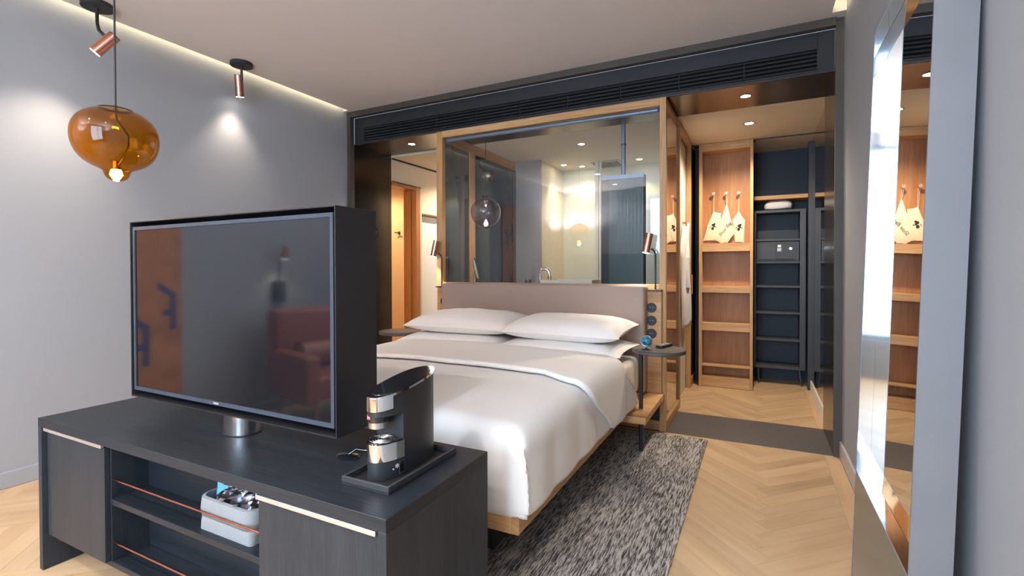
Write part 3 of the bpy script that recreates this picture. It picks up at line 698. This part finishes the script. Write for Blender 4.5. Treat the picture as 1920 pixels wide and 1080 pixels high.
# oak flank panels with sockets, reading lamps, tables (one set each side)
def flank(side):
    sx = lambda x: x if side > 0 else -3.225-x       # mirror about the bed axis
    def XB(x0, x1, *r, **k):
        a, b = sorted((sx(x0), sx(x1))); return B(a, b, *r, **k)
    nm = 'right' if side > 0 else 'left'
    where = 'beside the glass partition end' if side > 0 else 'beside the orange doorway'
    t = thing('bedside_panel', 'oak panel with round black sockets '+where, 'panel', (sx(-.69), 3.67, .27), 'oak bedside panels')
    obj('board', XB(-.770, -.628, 3.655, 3.685, .29, 1.036, bev=.002), 'oakx', t)
    obj('ledge', XB(-.765, -.612, 3.02, 3.66, .245, .288, bev=.002), 'oakx', t)
    for z in (.914, .819, .724):
        bm = T([(sx(-.698), 3.656, z), (sx(-.698), 3.648, z)], .034, 28)
        s = obj('socket', bm, 'black', t, smooth=True)
        obj('socket_ring', lathe([(.036, 0), (.039, 0), (.039, .004), (.036, .004)], (0, 0, 0), 28) if 0 else T([(sx(-.698), 3.6575, z), (sx(-.698), 3.6545, z)], .037, 28), 'dgrey', s)
        for dx in (-.009, .009): obj('contact', T([(sx(-.698)+dx, 3.649, z+.002), (sx(-.698)+dx, 3.647, z+.002)], .0035, 8), 'blindbar', s)
    # lamp
    bx = sx(-.672); by = 3.66
    L = thing('reading_lamp', 'copper reading lamp on a black stem '+('above the table with the remote' if side > 0 else 'left of the headboard, near the orange doorway'), 'lamp', (bx, by, 1.036), 'copper reading lamps')
    obj('foot', B(bx-.05, bx+.045, 3.63, 3.69, 1.0365, 1.046, bev=.001), 'black', L)
    tipx = bx-.012
    obj('stem', T([(bx, by, 1.045), (bx, by, 1.30), (bx-.006, by-.004, 1.325), (tipx-.012, by-.02, 1.345)], .0065, 12), 'black', L, smooth=True)
    a = Vector((bx-.036 if side > 0 else bx-.036, by-.03, 1.455)); b = Vector((bx-.060, by-.045, 1.315))
    a.x -= 0; 
    obj('shade', T([a, b], .0265, 28), 'copper', L, smooth=True)
    obj('lens', T([b+(b-a).normalized()*.0005, b+(b-a).normalized()*.002], .023, 24), 'lamp', L)
    dn = (b-a).normalized(); light('reading_beam', 'SPOT', b+dn*.01, 6, WARM, b+dn, .02, spot=100, blend=.7, parent=L)
    # table
    cx, cyy = sx(-.565), 3.20; lx = sx(-.682)
    tb = thing('side_table', 'round dark side table on a black post '+('with a globe clock and remote' if side > 0 else 'left of the pillows'), 'table', (lx, 3.22, 0), 'round bedside tables')
    obj('table_top', lathe([(0.001, .664), (.158, .664), (.164, .668), (.164, .686), (.160, .690), (.001, .690)], (cx, cyy, 0), 56), plain('table_grey_'+nm, (.075, .068, .066), .45), tb, smooth=True)
    obj('post', T([(lx, 3.22, .008), (lx, 3.22, .664)], .0135, 20), 'black', tb, smooth=True)
flank(1); flank(-1)
# duplicates of names are fine: Blender adds its suffix
gc2 = (-.632, 3.15, .691)
gk = thing('globe_clock', 'small blue globe on a chrome stand at the edge of the right side table', 'globe', gc2)
obj('stand', lathe([(.001, 0), (.028, 0), (.030, .003), (.01, .008), (.006, .012), (.001, .012)], gc2, 28), 'chrome', gk, smooth=True)
bm = bmesh.new(); bmesh.ops.create_uvsphere(bm, u_segments=28, v_segments=18, radius=.031); bmesh.ops.translate(bm, verts=bm.verts, vec=(gc2[0], gc2[1], .740))
mm, nt, p = new_mat('globe_blue'); nn = obj_noise(nt, 45, (1, 1, 1), 3)
nt.links.new(ramp(nt, nn, [(.42, (.02, .16, .26)), (.55, (.04, .30, .42)), (.60, (.02, .03, .08))]), p.inputs['Base Color']); p.inputs['Roughness'].default_value = .15
obj('sphere', bm, mm, gk, smooth=True)
obj('meridian', T([(gc2[0]+.0345*math.cos(a), gc2[1]+.0345*math.sin(a)*.5, .740+.0345*math.sin(a)) if 0 else (gc2[0]+.0345*math.cos(a), gc2[1], .740+.0345*math.sin(a)) for a in [2*PI*i/32 for i in range(33)]], .0022, 8, False), 'chrome', gk, smooth=True)
rm = thing('remote_control', 'black remote control with pale buttons on the right side table', 'remote', (-.545, 3.28, .691))
def rotz(bm, c, a): bmesh.ops.rotate(bm, verts=bm.verts, cent=c, matrix=Matrix.Rotation(a, 3, 'Z')); return bm
rc = (-.545, 3.28, .70); ra = math.radians(-18)
obj('body', rotz(B(-.567, -.523, 3.205, 3.355, .6912, .708, bev=.004, seg=2), rc, ra), 'black', rm, smooth=True)
for i in range(3):
    for j in range(6): obj('button', rotz(B(-.560+i*.013, -.552+i*.013, 3.22+j*.021, 3.231+j*.021, .708, .7105), rc, ra), 'silver', rm)
# rug
bm = bmesh.new(); nx, ny = 40, 90; X0, X1, Y0, Y1 = -2.6, -.313, 1.43, 3.628; g_ = []
for i in range(nx+1):
    row = []
    for j in range(ny+1):
        x = X0+(X1-X0)*i/nx; y = Y0+(Y1-Y0)*j/ny
        if i == nx: x += .004*noise.noise((y*40, 0, 0))
        if j == ny: y += .006*noise.noise((x*50, 3, 0))
        row.append(bm.verts.new((x, y, .0115+.0008*noise.noise((x*20, y*20, 0)))))
    g_.append(row)
for i in range(nx):
    for j in range(ny): bm.faces.new((g_[i][j], g_[i+1][j], g_[i+1][j+1], g_[i][j+1]))
bd = [e for e in bm.edges if e.is_boundary]; r_ = bmesh.ops.extrude_edge_only(bm, edges=bd)
for q in r_['geom']:
    if isinstance(q, bmesh.types.BMVert): q.co.z = .0008
o = obj('rug', bm, 'rug', smooth=False); tag(o, 'grey and cream flecked woven rug under the bed', 'rug')

# ------------------------------------------------------------------ console
cs = thing('tv_console', 'low black stained oak sideboard under the television', 'sideboard', (-1.675, 1.13, 0))
c_ = lambda n, a, m='cons', **k: obj(n, B(*a, bev=.0012), m, cs, **k)
CX0, CX1, CY0, CY1, CT = -2.572, -.781, .888, 1.372, .61
c_('top_board', (CX0, CX1, CY0, CY1, .576, CT))
c_('side_panel', (CX0, CX0+.026, CY0, CY1, .002, .576), 'consv'); c_('side_panel', (CX1-.026, CX1, CY0, CY1, .002, .576), 'consv')
c_('door', (-2.535, -2.098, .903, .922, .142, .560), 'consv'); c_('door', (-1.250, -.810, .898, .918, .135, .560), 'consv')
c_('divider', (-2.116, -2.094, .922, 1.34, .142, .576), 'consv'); c_('divider', (-1.262, -1.24, .922, 1.34, .142, .576), 'consv')
c_('back_panel', (CX0+.026, CX1-.026, 1.045, 1.057, .142, .576)); c_('base_board', (CX0+.026, CX1-.026, .921, 1.34, .122, .142))
c_('shelf', (-2.094, -1.262, .918, 1.045, .352, .372))
obj('handle_strip', B(-2.54, -2.10, .892, .904, .5605, .573, bev=.001), 'silver', cs); obj('handle_strip', B(-1.250, -.815, .888, .899, .5605, .573, bev=.001), 'silver', cs)
for z in (.437, .207): obj('gallery_rail', T([(-2.094, .93, z), (-1.262, .93, z)], .0038, 10), 'copper', cs, smooth=True)
for x in (-2.3,):
    obj('back_leg', B(CX0+.03, CX0+.05, 1.10, 1.15, .002, .122), 'consv', cs)
# felt basket with sachets
bk = thing('felt_basket', 'soft grey felt basket on the sideboard shelf holding coffee sachets', 'basket', (-1.46, .99, .373))
def rrect(x0, x1, y0, y1, r, z, n=5):
    out = []
    for cx, cy, a0 in ((x1-r, y1-r, 0), (x0+r, y1-r, PI/2), (x0+r, y0+r, PI), (x1-r, y0+r, 3*PI/2)):
        for k in range(n+1): a = a0+PI/2*k/n; out.append(Vector((cx+r*math.cos(a), cy+r*math.sin(a), z)))
    return out
def loft(rings, capb=True, capt=False):
    bm = bmesh.new(); R_ = [[bm.verts.new(p) for p in r] for r in rings]; n = len(R_[0])
    for a in range(len(R_)-1):
        for k in range(n): bm.faces.new((R_[a][k], R_[a][(k+1) % n], R_[a+1][(k+1) % n], R_[a+1][k]))
    if capb: bm.faces.new(R_[0][::-1])
    if capt: bm.faces.new(R_[-1])
    return bm
bx0, bx1, by0, by1 = -1.60, -1.345, .940, 1.034
def wob(r, a): return [p+Vector((noise.noise(p*9)*a, noise.noise(p*9+Vector((5, 0, 0)))*a, 0)) for p in r]
obj('bowl', loft([wob(rrect(bx0, bx1, by0, by1, .012, .3735), .006), wob(rrect(bx0-.002, bx1+.002, by0-.002, by1+.002, .018, .40), .01), wob(rrect(bx0+.003, bx1-.003, by0+.003, by1-.003, .03, .44), .01)]), 'felt', bk, smooth=True, solid=.005)
obj('cuff', loft([wob(rrect(bx0-.004, bx1+.004, by0-.004, by1+.004, .03, .418), .008), wob(rrect(bx0-.006, bx1+.006, by0-.006, by1+.006, .034, .44), .01), wob(rrect(bx0-.001, bx1+.001, by0-.001, by1+.001, .034, .474), .01), wob(rrect(bx0+.006, bx1-.006, by0+.006, by1-.006, .03, .476), .01), wob(rrect(bx0+.01, bx1-.01, by0+.01, by1-.01, .03, .44), .01)], False), 'felt', bk, smooth=True, solid=.004)
def sachet(name, c, w_, h_, th, rx, ry, rz_, mat, label, seed, crumple=.3):
    bm = bmesh.new(); n = 10; tp = []; bt = []
    for i in range(n+1):
        a = []; b = []
        for j in range(n+1):
            u, v2 = i/n*2-1, j/n*2-1; t = (1-u**4)*(1-v2**4)
            nz = noise.noise((u*2.5+seed, v2*2.5, seed))*th*crumple*3
            x, z = u*w_/2, v2*h_/2
            a.append(Vector((x, -th*t/2+nz, z))); b.append(Vector((x, th*t/2+nz, z)))
        tp.append(a); bt.append(b)
    MM = Matrix.Translation(c) @ Matrix.Rotation(rz_, 4, 'Z') @ Matrix.Rotation(rx, 4, 'X') @ Matrix.Rotation(ry, 4, 'Y')
    va = [[bm.verts.new(MM @ v) for v in r] for r in tp]
    vb2 = [[va[i][j] if i in (0, n) or j in (0, n) else bm.verts.new(MM @ bt[i][j]) for j in range(n+1)] for i in range(n+1)]
    for i in range(n):
        for j in range(n): bm.faces.new((va[i][j], va[i+1][j], va[i+1][j+1], va[i][j+1])); bm.faces.new((vb2[i][j], vb2[i][j+1], vb2[i+1][j+1], vb2[i+1][j]))
    o = obj(name, bm, mat, smooth=True); tag(o, label, 'sachet', 'coffee sachets in the felt basket'); return o
sachet('paper_sachet', (-1.535, .998, .480), .10, .115, .010, -.08, .08, .15, 'blue', 'light blue sachet standing at the back left of the felt basket', 1, .15)
sachet('foil_sachet', (-1.50, .985, .482), .075, .065, .026, -.3, .3, -.2, 'foil', 'crumpled silver foil sachet in front of the light blue one', 4, .7)
sachet('foil_sachet', (-1.445, 1.005, .492), .09, .08, .022, -.05, -.3, .1, 'foil', 'silver foil sachet standing behind the others in the basket', 8, .7)
sachet('foil_sachet', (-1.43, .983, .480), .075, .062, .026, -.3, -.2, .1, 'foil', 'silver foil sachet in the middle of the basket front', 12, .7)
sachet('foil_sachet', (-1.388, .99, .486), .062, .075, .024, -.1, .4, .2, 'foil', 'silver foil sachet at the right end of the basket', 16, .7)

# ------------------------------------------------------------------ television
tv = thing('television', 'flat screen television in a deep black case on a chrome foot', 'television', (-1.667, 1.14, .611))
TX0, TX1, TY0, TY1, TZ0, TZ1 = -2.222, -1.109, 1.05, 1.222, .700, 1.389
obj('case', BB([(TX0, TX1, TY0, TY1, TZ0, TZ0+.004), (TX0, TX1, TY0, TY1, TZ1-.004, TZ1), (TX0, TX0+.004, TY0, TY1, TZ0+.004, TZ1-.004), (TX1-.004, TX1, TY0, TY1, TZ0+.004, TZ1-.004), (TX0+.004, TX1-.004, TY0+.12, TY1-.002, TZ0+.004, TZ1-.004)], bev=.0006), 'tvshell', tv)
bx_ = (TX0+.010, TX1-.016, TZ0+.026, TZ1-.020)
obj('bezel', BB([(bx_[0], bx_[1], TY0+.006, TY0+.03, bx_[2], bx_[2]+.014), (bx_[0], bx_[1], TY0+.006, TY0+.03, bx_[3]-.013, bx_[3]), (bx_[0], bx_[0]+.012, TY0+.006, TY0+.03, bx_[2]+.014, bx_[3]-.013), (bx_[1]-.013, bx_[1], TY0+.006, TY0+.03, bx_[2]+.014, bx_[3]-.013)]), 'bezel', tv)
obj('screen', B(bx_[0]+.011, bx_[1]-.012, TY0+.010, TY0+.028, bx_[2]+.012, bx_[3]-.012), 'screen', tv)
text('brand_lettering', 'PHILIPS', (-1.69, TY0+.0055, bx_[2]+.0065), .009, 'printw', tv, (PI/2, 0, 0), .0002)
obj('foot_column', loft([rrect(-1.745, -1.612, 1.092, 1.195, .0515, z, 10) for z in (.6105, .7)], True, True), 'brushed', tv, smooth=True)
obj('foot_ring', loft([rrect(-1.748, -1.609, 1.089, 1.198, .054, z, 10) for z in (.6102, .614)], True, True), 'black', tv)

# ------------------------------------------------------------------ coffee machine on tray
ty = thing('tray', 'black rectangular tray under the coffee machine on the sideboard end', 'tray', (-.94, 1.145, .6105))
tr = (-1.024, -.858, .986, 1.305)
obj('base', B(tr[0], tr[1], tr[2], tr[3], .6105, .616), 'black', ty)
obj('lip', BB([(tr[0], tr[1], tr[2], tr[2]+.008, .616, .632), (tr[0], tr[1], tr[3]-.008, tr[3], .616, .632), (tr[0], tr[0]+.008, tr[2]+.008, tr[3]-.008, .616, .632), (tr[1]-.008, tr[1], tr[2]+.008, tr[3]-.008, .616, .632)], bev=.001), 'dgrey', ty)
cf = thing('coffee_machine', 'black capsule coffee machine with chrome trim on the tray', 'coffee machine', (-.948, 1.15, .617))
def oval(cx, cy, a, b, e=2.3, n=64, ymin=None, ymax=None):
    pts = []
    for k in range(n):
        t = 2*PI*k/n; c, s = math.cos(t), math.sin(t)
        pts.append((cx+a*math.copysign(abs(c)**(2/e), c), cy+b*math.copysign(abs(s)**(2/e), s)))
    if ymin is not None:
        pts = clip2(pts, 1, ymin, 1)
    if ymax is not None:
        pts = clip2(pts, 1, ymax, -1)
    return pts
def clip2(poly, ax, val, sg):
    out = []
    for i in range(len(poly)):
        p, q = poly[i], poly[(i+1) % len(poly)]; ip = sg*(p[ax]-val) >= 0; iq = sg*(q[ax]-val) >= 0
        if ip: out.append(p)
        if ip != iq: t = (val-p[ax])/(q[ax]-p[ax]); out.append((p[0]+(q[0]-p[0])*t, p[1]+(q[1]-p[1])*t))
    return out
mc = (-.950, 1.156); ma, mb = .052, .132
topz = lambda x, y: .842+.038*(y-1.024)/.26
cfs = lambda n, pts, z0, z1, m, **k: obj(n, prism_xy(pts, z0, z1), m, cf, smooth=True, **k)
cfs('rear_housing', oval(*mc, ma, mb, ymin=1.100), .617, topz, plain('machine_black', (.022, .024, .028), .42))
cfs('head', oval(*mc, ma, mb, ymax=1.100), .792, topz, plain('machine_black_head', (.022, .024, .028), .42))
cfs('base_drawer', oval(mc[0], mc[1], ma+.001, mb+.001, ymax=1.100), .617, .668, plain('machine_black_base', (.026, .030, .036), .38))
cfs('chrome_band', oval(mc[0], mc[1], ma+.003, mb+.003, ymax=1.101), .668, .716, 'chrome', label='chrome band')
cfs('drip_tray', oval(mc[0], mc[1], ma-.002, mb-.002, ymax=1.100), .716, .719, 'blackg')
for k, (a_, r_k) in enumerate(((.036, .0016), (.028, .0016), (.020, .0016), (.012, .0016))):
    obj('drip_ring', T([(mc[0]+a_*math.cos(t), 1.068+a_*.9*math.sin(t)-.003, .7205) for t in [2*PI*i/28 for i in range(29)]], r_k, 6, False), 'chrome', cf)
cfs('lid', oval(mc[0], mc[1], ma+.003, mb+.003), topz, lambda x, y: topz(x, y)+.006, 'chrome', label='chrome lid rim')
cfs('lid_inlay', oval(mc[0], mc[1]+.004, ma-.007, mb-.012), lambda x, y: topz(x, y)+.006, lambda x, y: topz(x, y)+.0075, 'blackg')
obj('lid_catch', prism_xy(oval(mc[0], mc[1], ma+.005, mb+.005, ymax=1.062), lambda x, y: topz(x, y)-.034, lambda x, y: topz(x, y)+.003), 'chrome', cf, smooth=True, label='chrome front catch')
sp_ = (mc[0]-.012, 1.062)
obj('spout', cyl(sp_, .030, .772, .812, 32), 'blackg', cf, smooth=True); obj('spout_ring', cyl(sp_, .028, .755, .772, 32), 'brushed', cf, smooth=True)
obj('rivet_ring', T([(sp_[0]+.0305*math.cos(t), sp_[1]+.0305*math.sin(t), .806) for t in [2*PI*i/28 for i in range(29)]], .0018, 6, False), 'chrome', cf)
obj('badge', B(sp_[0]-.010, sp_[0]+.002, 1.0305, 1.0325, .782, .796), 'red', cf, label='small red badge'); text('badge_lettering', 'illy', (sp_[0]-.004, 1.0300, .789), .008, 'printw', cf, (PI/2, 0, 0), .0001)
text('front_lettering', 'iperespresso', (mc[0]+.028, 1.0505, .643), .0085, 'printw', cf, (PI/2, 0, math.radians(42)), .0002)
text('star_lettering', '*', (mc[0]+.047, 1.075, .643), .030, 'printw', cf, (PI/2, 0, math.radians(65)), .0002)
obj('water_gauge', B(mc[0]+.0515, mc[0]+.0535, 1.078, 1.097, .628, .660), 'blackg', cf)
obj('gauge_frame', BB([(mc[0]+.052, mc[0]+.0545, 1.076, 1.078, .626, .662), (mc[0]+.052, mc[0]+.0545, 1.097, 1.099, .626, .662), (mc[0]+.052, mc[0]+.0545, 1.078, 1.097, .626, .628), (mc[0]+.052, mc[0]+.0545, 1.078, 1.097, .660, .662)]), 'brushed', cf)
pc_ = thing('cable_grommet', 'flat glossy black oval cable outlet on the sideboard left of the coffee machine', 'grommet', (-1.145, 1.135, .6105))
bm = lathe([(.001, 0), (.034, 0), (.036, .003), (.030, .008), (.001, .010)], (0, 0, 0), 32)
bmesh.ops.scale(bm, verts=bm.verts, vec=(1.15, .8, 1)); bmesh.ops.translate(bm, verts=bm.verts, vec=(-1.150, 1.135, .6105)); obj('cover', bm, 'blackg', pc_, smooth=True)
obj('cable', T([(-1.150, 1.135, .617), (-1.13, 1.15, .634), (-1.09, 1.165, .630), (-1.055, 1.18, .617), (-1.035, 1.19, .615)], .0045, 10), 'blackg', pc_, smooth=True)

# ------------------------------------------------------------------ amber pendant and ceiling spotlights
ap = thing('pendant_lamp', 'amber blown-glass pendant lamp hanging by the grey wall', 'lamp', (-2.205, 1.0, 1.54))
A0 = Vector((-2.205, 1.0, 1.69))
prof = [(.001, -.150), (.018, -.148), (.032, -.139), (.040, -.125), (.042, -.112), (.050, -.104), (.072, -.096), (.100, -.080), (.123, -.052), (.136, -.016), (.139, .020), (.135, .054), (.118, .085), (.090, .108), (.055, .122), (.035, .127)]
def skew(v): return Vector((v.x+.010*max(0, v.z)*5, v.y-.016*v.z*1.2, v.z-.10*v.x*max(0, v.z+.09)*1.2-.10*v.y*0))
obj('glass_shade', lathe(prof, A0, 56, warp=skew), 'amber', ap, smooth=True, sub=1)
obj('cord', T([(-2.205, 1.0, 1.81), (-2.205, 1.0, ZC)], .0035, 10), 'black', ap); obj('cord_grip', T([(-2.205, 1.0, 1.812), (-2.205, 1.0, 1.832)], [.009, .005], 14), 'black', ap)
obj('inner_cord', T([(-2.205, 1.0, 1.812), (-2.195, 1.0, 1.775), (-2.15, 1.0, 1.735), (-2.115, 1.0, 1.70), (-2.115, 1.0, 1.665), (-2.16, 1.0, 1.625), (-2.195, 1.0, 1.60)], .003, 8), 'black', ap)
cap = lathe([(.040, .1255), (.052, .1225), (.055, .124), (.042, .128)], A0, 40, warp=skew); obj('top_ring', cap, 'black', ap)
obj('inner_socket', cyl((-2.203, 1.0), .014, 1.585, 1.615), 'copper', ap, smooth=True)
bulb(ap, (-2.205, 1.0, 1.567), .021, 'bulb', 4, (1, .62, .25))

def spot(label, canopy, pts, a, b, aim, e):
    a, b = Vector(a), Vector(b)
    t = thing('ceiling_spotlight', label, 'spotlight', (canopy[0], canopy[1], ZC-.03), 'copper ceiling spotlights')
    obj('canopy', cyl(canopy, .078, ZC-.026, ZC-.001, 40), 'black', t, smooth=True)
    obj('arm', T(pts, .009, 12), 'black', t, smooth=True)
    obj('shade', T([a, b], .031, 32), 'copper', t, smooth=True)
    n = (b-a).normalized()
    obj('shade_cap', T([a-n*.004, a-n*.0005], .029, 28), 'black', t); obj('lens', T([b+n*.0006, b+n*.0022], .027, 28), 'lamp', t)
    light('spot_beam', 'SPOT', b+n*.02, e, (1, .83, .66), aim, .05, spot=92, blend=1.0, parent=t)
spot('copper spotlight with its head tilted towards the wall, near the amber pendant', (-3.50, 1.50),
     [(-3.50, 1.50, ZC-.02), (-3.50, 1.50, 2.66), (-3.47, 1.495, 2.61), (-3.41, 1.49, 2.57), (-3.36, 1.485, 2.545)],
     (-3.30, 1.497, 2.539), (-3.36, 1.428, 2.433), (-3.70, 1.22, 1.35), SPOT_E*1.25)
spot('copper spotlight with upright head, farther along the grey wall', (-3.52, 2.42),
     [(-3.52, 2.42, ZC-.02), (-3.52, 2.42, 2.68), (-3.535, 2.43, 2.64)], (-3.555, 2.42, 2.685), (-3.585, 2.45, 2.535), (-3.70, 2.40, 1.05), SPOT_E*.65)

# ------------------------------------------------------------------ leaning mirror on the right wall
lm = thing('leaning_mirror', 'tall deep-framed mirror leaning against the right wall', 'mirror', (.40, 1.83, 0))
def lean(bm):
    for q in bm.verts: q.co.x += (q.co.z-1.2)*.030
    return bm
XF, XG, XK = .360, .402, .4435; Y0m, Y1m, Z0m, Z1m = 1.523, 2.258, .004, 2.085; ZL = .425
obj('mirror_glass', lean(B(XG, XG+.005, Y0m+.010, Y1m-.006, ZL+.004, Z1m-.008)), 'mirror', lm)
obj('backing', lean(B(XG+.006, XK, Y0m+.006, Y1m-.004, Z0m+.004, Z1m-.004)), 'black', lm)
for a in ((XF, XG, Y1m-.005, Y1m-.002, ZL, Z1m-.004), (XF, XG, Y0m+.006, Y0m+.009, ZL, Z1m-.004), (XF, XG, Y0m+.009, Y1m-.005, ZL, ZL+.003), (XF, XG, Y0m+.009, Y1m-.005, Z1m-.007, Z1m-.004)):
    obj('inner_side', lean(B(*a)), 'mframe', lm)
obj('outer_side', lean(B(XF-.001, XK, Y0m, Y0m+.005, Z0m, Z1m)), 'mside', lm)
obj('outer_side', lean(B(XF-.001, XK, Y1m-.002, Y1m, Z0m, Z1m)), 'mside', lm)
obj('outer_side', lean(B(XF, XK, Y0m+.005, Y1m-.002, Z1m-.004, Z1m)), 'mframe', lm)
obj('lower_panel', lean(B(XF-.001, XF+.006, Y0m+.005, Y1m-.002, Z0m, ZL-.004)), 'mlow', lm)
obj('front_edge', lean(BB([(XF-.002, XF, Y0m+.001, Y0m+.006, Z0m, Z1m), (XF-.002, XF, Y1m-.0045, Y1m, Z0m, Z1m), (XF-.002, XF, Y0m+.006, Y1m-.0045, ZL-.003, ZL+.003), (XF-.002, XF, Y0m+.006, Y1m-.0045, Z1m-.007, Z1m)])), 'mside', lm)

# ------------------------------------------------------------------ what the screen and mirror reflect behind the photographer
ac = thing('armchair', 'dark red leather armchair by the grey wall, reflected in the television', 'armchair', (-3.0, -.75, 0))
def RB(a, m, n, ang=math.radians(-62), c=(-3.0, -.75, 0), **k):
    bm = B(*a, bev=.03, seg=3); bmesh.ops.rotate(bm, verts=bm.verts, cent=c, matrix=Matrix.Rotation(ang, 3, 'Z')); obj(n, bm, m, ac, smooth=True)
a180 = math.radians(105)
RB((-3.38, -2.62, -1.05, -.40, .26, .42), 'redleather', 'seat', a180); RB((-3.38, -2.62, -.48, -.30, .30, .88), 'redleather', 'backrest', a180)
RB((-3.42, -3.30, -1.05, -.40, .24, .58), 'redleather', 'arm', a180); RB((-2.70, -2.58, -1.05, -.40, .24, .58), 'redleather', 'arm', a180)
bm = T([(-3.25, -.60, .53), (-2.75, -.60, .53)], .10, 20); bmesh.ops.rotate(bm, verts=bm.verts, cent=(-3.0, -.75, 0), matrix=Matrix.Rotation(a180, 3, 'Z')); obj('bolster', bm, 'redleather', ac, smooth=True)
for dx in (-.33, .33):
    for dy in (-.26, .36):
        q = Matrix.Rotation(a180, 3, 'Z') @ Vector((dx, dy, 0)); obj('leg', T([(-3.0+q.x, -.75+q.y, .002), (-3.0+q.x*.9, -.75+q.y*.9, .27)], .012, 8), 'copper', ac)
art = thing('wall_artwork', 'tall orange hide artwork with blue angular shapes on the left wall', 'artwork', (XL+.02, .45, .35))
obj('panel', B(XL+.001, XL+.022, .06, .46, .30, 2.25, bev=.003), 'artor', art)
for (y0, z0, s) in ((.10, 1.66, .85), (.10, .78, .85), (.27, 1.50, .9), (.27, .55, .9)):
    bm = bmesh.new(); pts = [(0, 0), (.05, 0), (.05, .12), (.10, .12), (.10, .17), (.05, .17), (.05, .28), (.14, .34), (.14, .40), (0, .30)]
    a = [bm.verts.new((XL+.0225, y0+p[0]*s, z0+p[1]*s)) for p in pts]; bm.faces.new(a); obj('blue_shape', bm, 'artbl', art, solid=.002)
fl = thing('wall_lamp', 'black wall reading lamp with copper head above the red armchair', 'lamp', (XL+.03, -.72, .95))
obj('box', B(XL+.001, XL+.05, -.78, -.68, .92, 1.10, bev=.004), 'black', fl); obj('arm', T([(XL+.03, -.73, 1.10), (XL+.04, -.73, 1.32), (XL+.12, -.72, 1.36)], .007, 8), 'black', fl)
obj('shade', T([(XL+.13, -.72, 1.40), (XL+.12, -.72, 1.29)], .03, 20), 'copper', fl, smooth=True); obj('lens', T([(XL+.12, -.72, 1.2885), (XL+.12, -.72, 1.287)], .025, 20), 'lamp', fl)
light('wall_lamp_beam', 'SPOT', (XL+.12, -.72, 1.28), 4, WARM, (XL+.10, -.72, 0), .02, spot=110, blend=.7, parent=fl)
def curtain(label, x0, x1, y):
    bm = bmesh.new(); n = 60; a = []; b = []
    for i in range(n+1):
        x = x0+(x1-x0)*i/n; yy = y+.035*math.sin(i*.9)+.01*math.sin(i*.37); a.append(bm.verts.new((x, yy, .02))); b.append(bm.verts.new((x, yy, 2.74)))
    for i in range(n): bm.faces.new((a[i], a[i+1], b[i+1], b[i]))
    o = obj('curtain', bm, 'curtain', smooth=True, solid=.004); tag(o, label, 'curtain', 'grey window curtains')
curtain('grey curtain gathered at the armchair side of the window', -2.5, -1.9, YB+.12); curtain('grey curtain gathered at the mirror side of the window', -.22, .45, YB+.12)

def uplighter(label, x, y, e):  # added out of view to bounce fill light off the ceiling
    t = thing('fill_floor_lamp', label, 'lamp', (x, y, 0), 'added fill uplighters')
    obj('base', lathe([(.001, 0), (.15, 0), (.15, .015), (.02, .025), (.001, .025)], (x, y, .001), 36), 'black', t, smooth=True)
    obj('pole', T([(x, y, .02), (x, y, 1.75)], .012, 14), 'black', t, smooth=True)
    obj('lamp_shade', lathe([(.03, 1.75), (.10, 1.80), (.15, 1.87), (.145, 1.87), (.095, 1.805), (.02, 1.76)], (x, y, 0), 36), 'shade', t, smooth=True)
    light('fill_uplight_beam', 'SPOT', (x, y, 1.86), e, (1, .965, .94), (x, y, 3), .08, spot=160, blend=.5, parent=t)
uplighter('added fill uplighter in the corner by the window behind the armchair', -3.30, -1.85, UP_FILL)
uplighter('added fill uplighter in front of the window, mirror side', .12, -1.7, UP_FILL)
